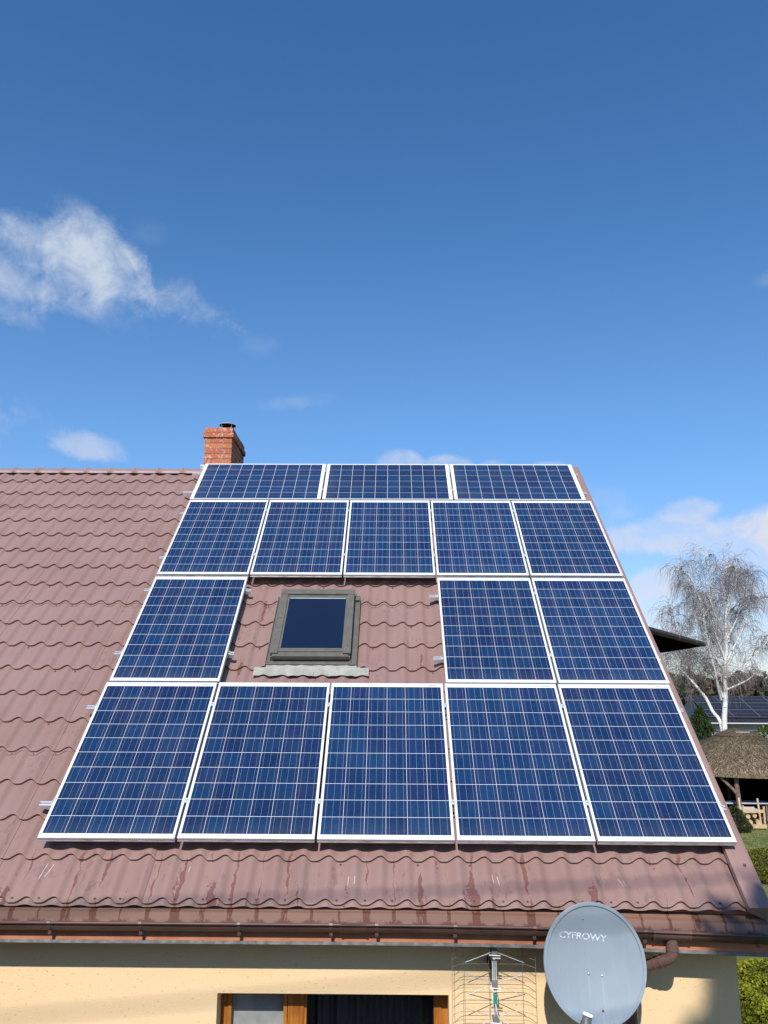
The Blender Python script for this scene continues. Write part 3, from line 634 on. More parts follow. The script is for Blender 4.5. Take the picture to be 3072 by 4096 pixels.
for j in range(nv2 + 1):
    for i in range(nu2 + 1):
        u = 1.262 + (2.342 - 1.262) * i / nu2; ed = 1.883 + .012 * math.sin(u * 33) * 0 - (1 - wave(u)) * .007 + .003 * math.sin(u * 70)
        top = 2.035 if 1.37 < u < 2.225 else 1.985 + .006 * math.sin(u * 60)
        v = ed + (top - ed) * j / nv2; h = tile_h(u, v) if j < nv2 or not (1.37 < u < 2.225) else -.115
        h = HB + AMP * .62 + STEP + .22 * (h - HB - AMP * .62 - STEP) + .009 + .003 * math.sin(u * 47 + v * 20) + .012 * (j / nv2) + (.007 if j == 0 else 0)
        pts.append(rp(u, v, h)); uv.append((u, v))
q.add(pts, [(j * (nu2 + 1) + i, j * (nu2 + 1) + i + 1, (j + 1) * (nu2 + 1) + i + 1, (j + 1) * (nu2 + 1) + i) for j in range(nv2) for i in range(nu2)], uv)
q.build('flashing_apron', M_APRON, skyl, smooth=60)

# ------------------------------------------------------------------ solar panels
PW, PH, GAP = .992, 1.65, .018
def panel_proto():
    t = thing('solar_panel', (0, 0, 0), '', 'solar panel', 'blue solar panels bolted over the brown roof')
    q = MB(); prof = [(.0115, -.005), (.0115, 0), (.0008, 0), (0, -.001), (0, -.020), (.0025, -.0215), (.0025, -.0265), (0, -.028), (0, -.040), (.022, -.040), (.022, -.0385)]
    n = len(prof); vs = []
    for cx, cy, sx, sy in ((0, 0, 1, 1), (PW, 0, -1, 1), (PW, PH, -1, -1), (0, PH, 1, -1)): vs += [(cx + sx * i_, cy + sy * i_, h) for i_, h in prof]
    q.add(vs, [(c * n + j, ((c + 1) % 4) * n + j, ((c + 1) % 4) * n + j + 1, c * n + j + 1) for c in range(4) for j in range(n - 1)])
    q.build('panel_frame', M_FRAME, t)
    q = MB(); q.cur = 0; a = .0105; q.add([(a, a, -.003), (PW - a, a, -.003), (PW - a, PH - a, -.003), (a, PH - a, -.003)], [(0, 1, 2, 3)], [(a, a), (PW - a, a), (PW - a, PH - a), (a, PH - a)])
    q.cur = 1; q.add([(a, a, -.008), (PW - a, a, -.008), (PW - a, PH - a, -.008), (a, PH - a, -.008)], [(3, 2, 1, 0)])
    q.build('cell_sheet', [M_CELL, M_BACK], t)
    return t
proto = panel_proto(); first = [True]
def put_panel(u, v, h, land, label, tw=0., tl=0.):
    if first[0]: r = proto; first[0] = False
    else:
        r = proto.copy(); COL.objects.link(r)
        for ch in proto.children: c = ch.copy(); COL.objects.link(c); c.parent = r
    r['label'] = label
    M = ROOFROT @ Matrix.Rotation(R(-90) if land else 0, 4, 'Z') @ Matrix.Rotation(tw, 4, 'Z') @ Matrix.Rotation(tl, 4, 'X')
    M = Matrix.Translation(Vector(rp(u, v + (PW if land else 0), h))) @ M
    r.matrix_world = M
OFF = [(.006, 5.052 - .0), (.013, 3.3615), (.013, 1.69 - .024), (0., 0.)]
COLN = ('first', 'second', 'third', 'fourth', 'last')
rowu = lambda i: i * (PW + GAP)
low = ('lowest row, its left end beside the bare tiles', 'lowest row, second from the bare tiles on the left', 'lowest row, middle one straight below the roof window', 'lowest row, second from the verge', 'lowest row, its right end above the satellite dish')
for i in range(5): put_panel(rowu(i), (-.004 if i == 0 else 0), 0, False, 'Upright blue solar panel in the ' + low[i], tw=(.0012 if i == 0 else 0))
put_panel(OFF[2][0], OFF[2][1], 0, False, 'Upright blue solar panel standing alone left of the roof window')
put_panel(OFF[2][0] + rowu(3), OFF[2][1], 0, False, 'Upright blue solar panel just right of the roof window')
put_panel(OFF[2][0] + rowu(4), OFF[2][1], 0, False, 'Upright blue solar panel right of the roof window, beside the roof verge')
mid = ('Upright blue solar panel at the left end of the row above the roof window', 'Upright blue solar panel directly above the roof window', 'Upright blue solar panel above and right of the roof window, middle of its row', 'Upright blue solar panel in the row above the window, second from the verge', 'Upright blue solar panel at the verge end of the row above the window')
for i in range(5): put_panel(OFF[1][0] + rowu(i), OFF[1][1], .004, False, mid[i])
top = ('Sideways blue solar panel at the ridge in front of the brick chimney', 'Sideways blue solar panel in the middle of the ridge row', 'Sideways blue solar panel at the right end of the ridge row')
for i in range(3): put_panel(OFF[0][0] + i * (PH + GAP), 5.041, 0.003, True, top[i])

# mounting rails with clamps and hooks
def rail(u0, u1, v, mids, ends, label, dh=0.):
    t = thing('mounting_rail', rp(u0, v, -.06), label, 'mounting rail', 'aluminium rails under the panels')
    t.rotation_euler = (TH, 0, 0); t['_o'] = (0, 0, 0); L = u1 - u0
    q = MB(); C = [(-.020, .02), (-.007, .02), (-.007, .016), (-.0165, .016), (-.0165, -.0165), (.0165, -.0165), (.0165, .016), (.007, .016), (.007, .02), (.020, .02), (.020, -.020), (-.020, -.020)]
    C = C[::-1]; n = len(C); pts = [(x, a, b) for x in (0, L) for a, b in C]
    q.add(pts, [(j, (j + 1) % n, n + (j + 1) % n, n + j) for j in range(n)] + [tuple(range(n))[::-1], tuple(range(n, 2 * n))]); q.build('channel', M_ALU, t)
    top_ = .06 + dh
    for m_ in mids:
        x = m_ - u0; q = MB(); q.box((x - .021, -.022, top_ + .0005), (x + .021, .022, top_ + .004)); q.box((x - .0075, -.022, .02), (x - .0055, .022, top_ + .0005)); q.box((x + .0055, -.022, .02), (x + .0075, .022, top_ + .0005)); c_ = q.build('mid_clamp', M_ALU, t)
        q = MB(); q.lathe((x, 0, top_ + .004), [(.0075, 0), (.0075, .006), (.004, .0062), (.004, .003), (0, .003)], 10); q.build('bolt', M_STEEL, c_)
    for e_, sg in ends:
        x = e_ - u0; q = MB(); q.box((min(x, x + sg * .009), -.022, top_ + .0005), (max(x, x + sg * .009), .022, top_ + .004)); a, b = sorted((x - sg * .002, x - sg * .005)); q.box((a, -.022, .022), (b, .022, top_ + .004))
        a, b = sorted((x - sg * .005, x - sg * .026)); q.box((a, -.018, .0205), (b, .018, .026)); c_ = q.build('end_clamp', M_ALU, t)
        q = MB(); q.lathe((x - sg * .015, 0, .026), [(.007, 0), (.007, .018), (0, .018)], 8); q.build('bolt', M_STEEL, c_)
    k = 0
    xx = .35
    while xx < L - .1:
        q = MB(); q.box((xx - .015, -.02, HB + .06 + .004), (xx + .015, -.014, -.021)); q.box((xx - .015, -.014, HB + .06 + .004), (xx + .015, .10, HB + .06 + .03)); q.build('roof_hook', M_STEEL, t); xx += 1.12
G4 = [rowu(i) - GAP / 2 for i in range(1, 5)]; E4 = [(0, 1), (rowu(4) + PW, -1)]
rail(-.118, 5.078, .335, G4, E4, 'Aluminium rail under the lower third of the lowest panel row')
rail(-.099, 5.078, 1.371, G4, E4, 'Aluminium rail under the upper third of the lowest panel row')
o3 = OFF[2][0]
rail(-.077, 1.063, 2.10, [], [(o3, 1), (o3 + PW, -1)], 'Short lower rail under the lone panel left of the roof window')
rail(-.067, 1.066, 3.128, [], [(o3, 1), (o3 + PW, -1)], 'Short upper rail under the lone panel left of the roof window')
rail(2.949, 5.078, 2.045, [o3 + rowu(4) - GAP / 2], [(o3 + rowu(3), 1), (o3 + rowu(4) + PW, -1)], 'Lower rail under the two panels right of the roof window')
rail(2.948, 5.078, 3.035, [o3 + rowu(4) - GAP / 2], [(o3 + rowu(3), 1), (o3 + rowu(4) + PW, -1)], 'Upper rail under the two panels right of the roof window')
o2 = OFF[1][0]; G2 = [o2 + rowu(i) - GAP / 2 for i in range(1, 5)]; E2 = [(o2, 1), (o2 + rowu(4) + PW, -1)]
rail(-.063, 5.072, 3.755, G2, E2, 'Lower rail under the five panel row above the roof window', .004)
rail(-.057, 5.060, 4.755, G2, E2, 'Upper rail under the five panel row above the roof window', .004)
o1 = OFF[0][0]; G1 = [o1 + PH + GAP / 2, o1 + 2 * PH + 1.5 * GAP]; E1 = [(o1, 1), (o1 + 3 * PH + 2 * GAP, -1)]
rail(-.144, 5.06, 5.297, G1, E1, 'Lower rail under the sideways panels at the ridge', .003)
rail(-.133, 5.05, 5.819, G1, E1, 'Upper rail under the sideways panels at the ridge', .003)

# ------------------------------------------------------------------ satellite dish
DC = np.array([3.882, -.42, Z0 - .683]); yw, pt_ = .086, .064
DN = np.array([math.sin(yw) * math.cos(pt_), -math.cos(yw) * math.cos(pt_), math.sin(pt_)])
DR = np.cross([0, 0, 1], DN); DR = DR / np.linalg.norm(DR); DR = -DR if DR[0] < 0 else DR
DU = np.cross(DN, DR); DU = -DU if DU[2] < 0 else DU
RL = .236; E1_ = DR * math.cos(RL) + DU * math.sin(RL); E2_ = -DR * math.sin(RL) + DU * math.cos(RL); DA, DB = .338, .373
DEP = .058
def dish_pt(a, b, off=0.): rr = (a * a + b * b); return DC + E1_ * a * DA + E2_ * b * DB + DN * (-DEP * (1 - rr) + off)
dish = thing('satellite_dish', (DC[0], 0, DC[2] - .2), 'pale blue grey satellite dish with worn CYFROWY lettering hung before the wall corner', 'satellite dish')
q = MB(); n = 72; rr_ = [0, .15, .3, .45, .6, .72, .82, .89, .93]; pts = [dish_pt(r * math.cos(t), r * math.sin(t)) for r in rr_ for t in np.linspace(0, 2 * math.pi, n, endpoint=False)]
fs = [(i * n + k, i * n + (k + 1) % n, (i + 1) * n + (k + 1) % n, (i + 1) * n + k) for i in range(len(rr_) - 1) for k in range(n)]
q.add(pts, fs); q.build('reflector', M_DISH, dish, smooth=60)
q = MB(); sec = [(.93, -DEP * (1 - .93 ** 2)), (.934, -.0035), (.942, .0005), (.992, .004), (1., -.001), (.998, -.014), (.985, -.016)]
pts = [DC + E1_ * r * DA * math.cos(t) + E2_ * r * DB * math.sin(t) + DN * z for r, z in sec for t in np.linspace(0, 2 * math.pi, n, endpoint=False)]
q.add(pts, [(i * n + k, i * n + (k + 1) % n, (i + 1) * n + (k + 1) % n, (i + 1) * n + k) for i in range(len(sec) - 1) for k in range(n)]); q.build('rim', M_DISH, dish, smooth=40)
q = MB(); pts = [dish_pt(r * math.cos(t), r * math.sin(t), -.003) for r in [0, .3, .6, .8, .985] for t in np.linspace(0, 2 * math.pi, n, endpoint=False)]
q.add(pts, [(i * n + (k + 1) % n, i * n + k, (i + 1) * n + k, (i + 1) * n + (k + 1) % n) for i in range(4) for k in range(n)]); q.build('back_shell', M_DISHBK, dish, smooth=60)
def dish_hit(px, py, off):      # where a line of sight meets the reflector
    d = ray(px, py); tt = ((DC - CAM) @ DN) / (d @ DN)
    for _ in range(30):
        p = CAM + d * tt; a = (p - DC) @ E1_ / DA; b = (p - DC) @ E2_ / DB; e_ = (p - DC) @ DN - (-DEP * (1 - a * a - b * b) + off); tt -= e_ / (d @ DN)
    return CAM + d * tt
for px, py in ((2354, 3895), (2409, 3903)):
    q = MB(); q.lathe(dish_hit(px, py, .0), [(.0085, -.001), (.0085, .0025), (.005, .006), (0, .0068)], 14, DN); q.build('bolt', M_STEEL, dish, smooth=50)
q = MB(); q.lathe(dish_hit(2412, 4044, 0), [(.008, -.001), (.008, .002), (0, .004)], 14, DN); q.build('rusty_bolt', mat('rust', (.2, .05, .03), .8), dish, smooth=50)
q = MB(); q.lathe(dish_hit(2332, 3678, 0), [(.0035, -.001), (.0035, .001), (0, .0012)], 10, DN); q.build('drain_plug', M_DARK, dish)
gd = G(M_DISH.node_tree); oc = gd.n('ShaderNodeTexCoord').outputs['Object']; x_, y_, z_ = gd.xyz(oc); stn = None
for px, py in ((2354, 3895), (2409, 3903), (2412, 4044)):
    hp = dish_hit(px, py, 0) - np.array(dish['_o']); k = gd.m('MULTIPLY', gd.ss(.0075, .001, gd.m('ABSOLUTE', gd.m('SUBTRACT', x_, float(hp[0])))), gd.m('MULTIPLY', gd.ss(float(hp[2]), float(hp[2]) - .01, z_), gd.ss(float(hp[2]) - .24, float(hp[2]) - .02, z_)))
    stn = k if stn is None else gd.m('MAXIMUM', stn, k)
drt = gd.noise(gd.comb(gd.m('MULTIPLY', x_, 26.), gd.m('MULTIPLY', z_, 2.2)), 1., 4, .6)
Pd = gd.N['Principled BSDF']; src = Pd.inputs['Base Color'].links[0].from_socket
gd.L.new(gd.mix(gd.m('MULTIPLY', stn, .22), gd.mix(gd.m('MULTIPLY', gd.ss(.45, .75, drt), .10), src, (.45, .48, .52)), (.50, .55, .61)), Pd.inputs['Base Color'])
def lettering(txt, pL, pR, hpx, mt, name, off, bold=0.):
    cu = bpy.data.curves.new('t', 'FONT'); cu.body = txt; cu.size = 1; cu.offset = bold; to = bpy.data.objects.new('t', cu); COL.objects.link(to)
    dg = bpy.context.evaluated_depsgraph_get(); me = bpy.data.meshes.new_from_object(to.evaluated_get(dg)); bpy.data.objects.remove(to)
    bm = bmesh.new(); bm.from_mesh(me); bmesh.ops.triangulate(bm, faces=bm.faces[:])
    xs_ = [v.co.x for v in bm.verts]; ys_ = [v.co.y for v in bm.verts]; x0, x1, y0, y1 = min(xs_), max(xs_), min(ys_), max(ys_)
    A_ = dish_hit(*pL, 0); B_ = dish_hit(*pR, 0); ex = B_ - A_; w_ = np.linalg.norm(ex); ex = ex / w_; ey = np.cross(DN, ex); ey = -ey if ey[2] < 0 else ey; hh = np.linalg.norm(dish_hit(pL[0], pL[1] - hpx, 0) - A_)
    for v in bm.verts:
        p = A_ + ex * w_ * (v.co.x - x0) / (x1 - x0) + ey * hh * (v.co.y - y0) / (y1 - y0)
        a = (p - DC) @ E1_ / DA; b = (p - DC) @ E2_ / DB; p = dish_pt(a, b, off); v.co = Vector(p - np.array(dish['_o']))
    bm.to_mesh(me); bm.free(); me.materials.clear(); me.materials.append(mt); o = bpy.data.objects.new(name, me); COL.objects.link(o); o.parent = dish; return o
lettering('CYFROWY', (2236, 3750), (2427, 3768), 27, M_LETTER, 'lettering', .0008, .022)
# feed arm and receiver
F0 = atY(2335, 4110, -.86); F1 = atY(2357, 4036, -.86)
fd = (F1 - F0) / np.linalg.norm(F1 - F0); F0 = F1 - fd * .125 + np.array([0, -.03, 0])
q = MB(); ax_ = (F1 - F0) / np.linalg.norm(F1 - F0)
q.lathe(F0, [(.0, 0), (.030, 0), (.032, .01), (.032, .055), (.027, .062), (.027, .083), (.033, .088)], 24, ax_); lnb = q.build('receiver', M_LNB, dish, smooth=40)
q = MB(); q.lathe(F0, [(.033, .088), (.0345, .091), (.034, .100), (.028, .106), (0, .108)], 24, ax_); q.build('feed_cap', M_WHITE, lnb, smooth=40)
q = MB(); low_ = dish_pt(-.10, -1.01); q.bar(low_ + DN * -.02, F0 + [.02, 0, .02], .022, .035); q.box(tuple(F0 + [.018, -.01, -.02]), tuple(F0 + [.045, .03, .075])); q.build('feed_arm', M_LNB, dish)
q = MB(); q.tube([DC + DN * -.06, DC + DN * -.16, np.array([DC[0], -.10, DC[2] - .02]), np.array([DC[0], -.10, DC[2] - .35])], .021, 12); q.bar((DC[0], -.10, DC[2] - .3), (DC[0], .004, DC[2] - .3), .05, .05); q.bar((DC[0], -.10, DC[2] - .08), (DC[0], .004, DC[2] - .08), .05, .05); q.build('wall_mount', M_STEEL, dish, smooth=50)

# ------------------------------------------------------------------ grid aerial
AY = -.13
def ap(px, py, y): return atY(px, py, y)
C0 = lambda cx, cy: (1780 + cx / 4.1475, 3700 + cy / 4.1475)
aer = thing('grid_aerial', (3.26, 0, Z0 - 1.3), 'silver wire grid television aerial with green amplifier between window and dish', 'aerial')
q = MB()
xv = [ap(*C0(x, 1000), AY)[0] for x in (115, 303, 733, 1290, 1497)]; zt_, zb_ = Z0 - .655, Z0 - 1.75
yo = [AY - .035, AY, AY + .0, AY, AY - .035]
for x, y in zip(xv, yo): q.tube([(x, y, zt_), (x, y, zb_)], .0015, 6)
zz = [ap(*C0(700, y), AY)[2] for y in (385, 515, 645, 780, 910, 1045, 1305, 1437, 1573)]
while zz[-1] > zb_ + .05: zz.append(zz[-1] - (.068 if len(zz) % 3 else .128))
for z in zz:
    q.tube([(xv[0], yo[0], z - .012), (xv[0] + .045, AY - .008, z - .002), (xv[1], AY, z), (xv[3], AY, z), (xv[4] - .05, AY - .008, z - .003), (xv[4], yo[4], z - .014)], .0013, 6)
q.build('reflector_grid', M_WIRE, aer, smooth=60)
mx_ = ap(*C0(815, 900), AY - .03)[0]
q = MB(); q.box((mx_ - .008, AY - .05, zb_ - .1), (mx_ + .008, AY - .034, ap(*C0(815, 455), AY - .04)[2])); mast = q.build('mast', M_STEEL, aer)
q = MB(); q.box((mx_ - .02, AY - .045, Z0 - .71), (mx_ + .02, AY - .005, Z0 - .665)); q.box((mx_ - .03, AY - .01, Z0 - .80), (mx_ - .012, .003, Z0 - .76)); q.box((mx_ - .012, AY - .03, Z0 - 1.5), (mx_ + .012, .003, Z0 - 1.46)); q.build('wall_bracket', M_DARK, aer)
def zc(y): return ap(*C0(815, y), AY - .06)[2]
for cy in (430, 975, 1550):
    z = zc(cy); q = MB(); q.box((mx_ - .018, AY - .075, z - .019), (mx_ + .018, AY - .034, z + .015)); q.lathe((mx_, AY - .055, z + .015), [(.017, 0), (.014, .006), (0, .007)], 10); bx = q.build('element_block', mat('block_grey', (.16, .155, .15), .6) if cy == 430 else bpy.data.materials['block_grey'], aer)
    q = MB(); yl = AY - .06
    for sx in (-1, 1):
        for up in (-1, 1):
            if cy == 430 and up == 1: continue
            q.tube([(mx_ + sx * .015, yl, z + up * .008), (mx_ + sx * .197, yl - .02, z + up * .066)], .0021, 6)
    q.build('dipole_rods', M_STEEL, aer, smooth=60)
    q = MB(); q.tube([(mx_ - .036, yl - .015, z - .022), (mx_ + .04, yl - .015, z - .026)], .0034, 8); q.tube([(mx_ - .012, yl - .015, z - .040), (mx_ + .04, yl - .015, z - .042)], .003, 8); q.build('director_rod', M_WHITE, aer, smooth=60)
q = MB(); za, zb2 = zc(600), zc(950)
for sx in (-1, 1):
    q.tube([(mx_ + sx * .0125, AY - .055, za + .0), (mx_ + sx * .0125, AY - .058, zb2)], .0017, 6); z1, z2, z3 = zc(1180), zc(1330), zc(1500)
    q.tube([(mx_ + sx * .014, AY - .06, zc(1170)), (mx_ + sx * .016, AY - .07, zc(1200)), (mx_ + sx * .016, AY - .07, zc(1310)), (mx_ + sx * .01, AY - .06, zc(1345)), (mx_ + sx * .01, AY - .058, z3)], .0022, 6)
q.build('phasing_wire', M_WHITE, aer, smooth=60)
q = MB(); q.box((mx_ - .0135, AY - .082, zc(1300)), (mx_ + .0135, AY - .058, zc(1145))); q.build('amplifier', M_GREEN, aer)
q = MB(); q.tube([(mx_, AY - .085, zc(1290)), (mx_ + .004, AY - .09, zc(1380)), (mx_ + .012, AY - .085, zc(1470)), (mx_ + .028, AY - .07, zc(1570)), (mx_ + .05, AY - .03, zc(1640)), (mx_ + .06, AY + .1, zc(1900))], .0034, 8); q.build('coax_lead', M_WHITE, aer, smooth=60)

# ------------------------------------------------------------------ cables overhead, behind the viewer (seen through their soft shadows)
def cable(p, q_, t, label, r):
    p = np.array(p) + S * t; q_ = np.array(q_) + S * t; d = q_ - p; L = np.linalg.norm(d); d /= L; m_ = MB(); a, b = p - d * 9, q_ + d * 9
    m_.tube([a + (b - a) * k / 20 + np.array([0, 0, -.5 + 2. * (k / 20 - .5) ** 2]) * .35 for k in range(21)], r, 8); o = m_.build('overhead_cable', M_CABLE, None, 60); tag(o, label, 'cable')
u_, v_ = onroof(300, 3560, HB + .02); u2_, v2_ = onroof(2700, 3460, HB + .02)
cable(rp(u_, v_, HB), rp(u2_, v2_, HB), 13., 'Black overhead cable whose shadow crosses the lowest tile course', .014)
cable(atY(0, 3963, 0), atY(928, 3883, 0), 12., 'Black overhead cable whose shadow crosses the cream wall left of the window', .010)
cable(dish_hit(2250, 3988, 0), dish_hit(2585, 3932, 0), 11., 'Black overhead cable whose shadow crosses the satellite dish', .012)

# ------------------------------------------------------------------ plants
def mixc(a, b, t): return tuple(a[i] + (b[i] - a[i]) * t for i in range(3))
def spray_crown(q, prof, base, n, size, cd_, cl, seed, up=.3, asp=.35, inner=.25, lump=.18):
    r_ = np.random.default_rng(seed); H = prof[-1][0]; hs_ = [p[0] for p in prof]; rs_ = [p[1] for p in prof]; ph = r_.uniform(0, 6.28, 6)
    wts = np.interp(np.linspace(0, H, 60), hs_, rs_) + .03; cdf = np.cumsum(wts) / wts.sum()
    for i in range(n):
        z = H * np.interp(r_.random(), cdf, np.linspace(0, 1, 60)); a = r_.uniform(0, 2 * math.pi); rad = np.interp(z, hs_, rs_)
        lm = 1 + lump * (math.sin(3 * a + ph[0] + z * 2.1) * .6 + math.sin(5 * a - z * 3.7 + ph[1]) * .5 + math.sin(7 * z + ph[2] + a) * .4)
        k = 1 - inner * r_.random() ** 1.6 * 1.5; rad = max(.01, rad * lm * k)
        o_ = np.array([math.cos(a), math.sin(a), 0]); c = base + o_ * rad + np.array([0, 0, z])
        d = o_ * (1 - up) + np.array([0, 0, up * r_.uniform(.4, 1.6)]) + r_.normal(0, .35, 3); d /= np.linalg.norm(d); sdv = np.cross(d, r_.normal(0, 1, 3)); sdv /= np.linalg.norm(sdv); s_ = size * r_.uniform(.6, 1.4); w_ = s_ * asp
        q.t = mixc(cd_, cl, np.clip(r_.normal(.5 + .3 * (lm - 1) / .18 * .5, .28), 0, 1))
        q.add([c - d * s_ * .4, c + sdv * w_ * .5 + d * s_ * .1, c + d * s_ * .6, c - sdv * w_ * .5 + d * s_ * .1], [(0, 1, 2, 3)])
def shrub(name, base, prof, n, size, cd_, cl, label, cat, seed, trunk_r=.05, **kw):
    base = np.array(base, float); t = thing(name, base, label, cat); q = MB(); spray_crown(q, prof, base, n, size, cd_, cl, seed, **kw); q.build('foliage', M_LEAF, t)
    q = MB(); H = prof[-1][0]; q.tube([base + [0, 0, -.05], base + [0, 0, H * .45], base + [.01, 0, H * .93]], [trunk_r, trunk_r * .6, trunk_r * .12], 8)
    r_ = np.random.default_rng(seed + 1)
    for k in range(14):
        z = H * (.08 + .8 * k / 14); a = k * 2.4; rr = np.interp(z, [p[0] for p in prof], [p[1] for p in prof]) * .7; q.tube([base + [0, 0, z * .8], base + [rr * math.cos(a), rr * math.sin(a), z + .05 * H]], [trunk_r * .3, .006], 5)
    q.build('stem', M_BARK, t, 50); return t
shrub('arborvitae', (7.30, 5.05, 0), [(0, .35), (.3, .62), (.75, .62), (1.05, .42), (1.2, .1)], 24000, .042, (.075, .10, .012), (.36, .36, .03), 'yellow green feathery arborvitae bush just beyond the wall corner', 'bush', 21, up=.45, asp=.5, lump=.25)
shrub('arborvitae', (6.62, 4.55, 0), [(0, .3), (.3, .55), (.75, .55), (1.0, .35), (1.14, .08)], 24000, .042, (.075, .105, .012), (.37, .38, .03), 'yellow green arborvitae bush cut off by the wall corner', 'bush', 22, up=.45, asp=.5, lump=.25)
shrub('arborvitae', (7.1, 3.9, 0), [(0, .3), (.3, .5), (.6, .5), (.8, .3), (.9, .08)], 14000, .042, (.06, .09, .012), (.27, .31, .028), 'darker green arborvitae bush lowest in the right corner', 'bush', 23, up=.45, asp=.5, lump=.25)
shrub('globe_thuja', (11.95, 15.35, 0), [(0, .5), (.2, .80), (.42, .82), (.6, .62), (.72, .2), (.75, .05)], 13000, .05, (.05, .065, .010), (.25, .235, .03), 'round olive green globe thuja on the lawn beside the verge', 'bush', 24, up=.4, asp=.5, lump=.12)
shrub('dwarf_spruce', (14.08, 22.6, 0), [(0, .40), (.15, .48), (.4, .36), (.65, .2), (.82, .04)], 8000, .06, (.012, .022, .009), (.085, .10, .035), 'low dark spruce in front of the thatched shelter post', 'conifer', 25, up=.15, asp=.3, lump=.35)
shrub('dwarf_spruce', (16.62, 22.9, 0), [(0, .38), (.2, .46), (.6, .34), (1., .14), (1.2, .03)], 2600, .085, (.008, .014, .006), (.035, .045, .018), 'dark spruce right of the wooden trestle', 'conifer', 26, up=.15, asp=.3, lump=.3)
shrub('columnar_conifer', (16.20, 30.8, 0), [(0, .5), (.8, .85), (2., .80), (3., .52), (3.6, .25), (3.98, .03)], 7000, .16, (.008, .02, .006), (.055, .085, .018), 'dark green columnar conifer left behind the thatched roof', 'conifer', 27, up=.75, asp=.35, lump=.16)
shrub('laurel_bush', (20.6, 33.8, 0), [(0, .7), (.8, 1.2), (1.8, 1.25), (2.5, .85), (3.0, .2)], 4200, .17, (.035, .06, .012), (.17, .20, .045), 'light green broadleaf bush right behind the thatched roof', 'bush', 28, up=.3, asp=.55, lump=.25)
# conifer behind the viewer, seen through its shadow on wall and verge
tp = np.array([5.0, -.2, 3.2]) + S * 14.0
shrub('tall_spruce', (tp[0] + .15, tp[1], 0), [(0, 1.1), (4., 1.2), (tp[2] - 3.2, .95), (tp[2] - 1.6, .72), (tp[2] - 1., .52), (tp[2] - .45, .36), (tp[2] - .15, .14), (tp[2], .03)], 15000, .26, (.015, .028, .01), (.05, .075, .025), 'tall dark spruce whose shadow falls on the wall corner', 'conifer', 29, trunk_r=.11, up=.1, asp=.45, inner=.6, lump=.3)

# unseen house block, added behind the viewer to shade the yard and lower sky fill
vh = thing('added_shade_house', (-2.7, -11.5, 0), 'grey house block added unseen behind the viewer to shade the yard', 'house')
q = MB(); q.box((-10, -15.5, 0), (1.6, -7.7, 5.5)); q.build('wall', M_FARWALL, vh)
q = MB(); q.add([(-10.3, -7.4, 5.5), (1.9, -7.4, 5.5), (1.9, -11.6, 6.6), (-10.3, -11.6, 6.6), (-10.3, -15.8, 5.5), (1.9, -15.8, 5.5)], [(0, 1, 2, 3), (3, 2, 5, 4), (1, 5, 2), (0, 3, 4)]); q.build('roof', M_NROOF, vh)
# birch
bD = 40.; BB = atD(2899, 2915, bD); birch = thing('birch_tree', (BB[0], BB[1], 0), 'tall leafless white birch with two stems behind the thatched roof', 'tree')
rb = np.random.default_rng(17); tw = MB(); br = MB(); tr = MB()
def P_(px, py, dd=0.): return atD(px, py, bD + dd)
def smooth_path(pts, k=4):
    pts = [np.array(p, float) for p in pts]; out = []
    for i in range(len(pts) - 1):
        p0, p1, p2, p3 = pts[max(i - 1, 0)], pts[i], pts[i + 1], pts[min(i + 2, len(pts) - 1)]
        for j in range(k):
            t = j / k; out.append(.5 * ((2 * p1) + (-p0 + p2) * t + (2 * p0 - 5 * p1 + 4 * p2 - p3) * t * t + (-p0 + 3 * p1 - 3 * p2 + p3) * t ** 3))
    return out + [pts[-1]]
def gp(p): return np.array([p[0], p[1], -.1])
main = smooth_path([gp(BB), P_(2898, 2915), P_(2903, 2780), P_(2898, 2690), P_(2906, 2600), P_(2902, 2500), P_(2908, 2400), P_(2903, 2310), P_(2912, 2250)])
lead = smooth_path([P_(2902, 2560), P_(2868, 2480, -.2), P_(2842, 2400, -.4), P_(2835, 2320, -.5), P_(2832, 2218, -.5)])
sec = smooth_path([gp(BB + [-.15, 0, 0]), P_(2888, 2915, .1), P_(2850, 2845, .4), P_(2822, 2790, .6), P_(2785, 2745, .8), P_(2762, 2700, 1.), P_(2748, 2630, 1.), P_(2728, 2560, 1.1), P_(2702, 2500, 1.2), P_(2688, 2440, 1.2)])
stems = [(main, .155, .022), (lead, .05, .010), (sec, .105, .014)]
for px in (((2902, 2690), (2850, 2610), (2812, 2540), (2790, 2470), (2770, 2400), (2742, 2350)), ((2900, 2640), (2870, 2560), (2830, 2470), (2795, 2390), (2760, 2310), (2718, 2280)),
           ((2905, 2650), (2950, 2560), (2985, 2480), (3010, 2420), (3040, 2400)), ((2906, 2560), (2945, 2480), (2970, 2400), (3000, 2330), (2995, 2290)), ((2903, 2480), (2930, 2400), (2945, 2320), (2940, 2262)),
           ((2902, 2760), (2950, 2740), (2990, 2720), (3020, 2700), (3055, 2705)), ((2900, 2720), (2990, 2640), (3050, 2590), (3085, 2540)), ((2893, 2790), (2865, 2720), (2825, 2680), (2790, 2640), (2740, 2600), (2700, 2590)),
           ((2790, 2750), (2745, 2700), (2700, 2650), (2680, 2600)), ((2885, 2800), (2870, 2745), (2862, 2690), (2838, 2600), (2822, 2520), (2812, 2440))):
    dd = rb.uniform(-1.6, 1.6); n_ = len(px); stems.append((smooth_path([P_(x, y, dd * k / (n_ - 1)) for k, (x, y) in enumerate(px)]), .058, .011))
for pth_, ra, rb_ in stems:
    n_ = len(pth_); rad = [ra + (rb_ - ra) * (k / (n_ - 1)) ** .8 for k in range(n_)]; tr.tube(pth_, rad, 9 if ra > .06 else 6)
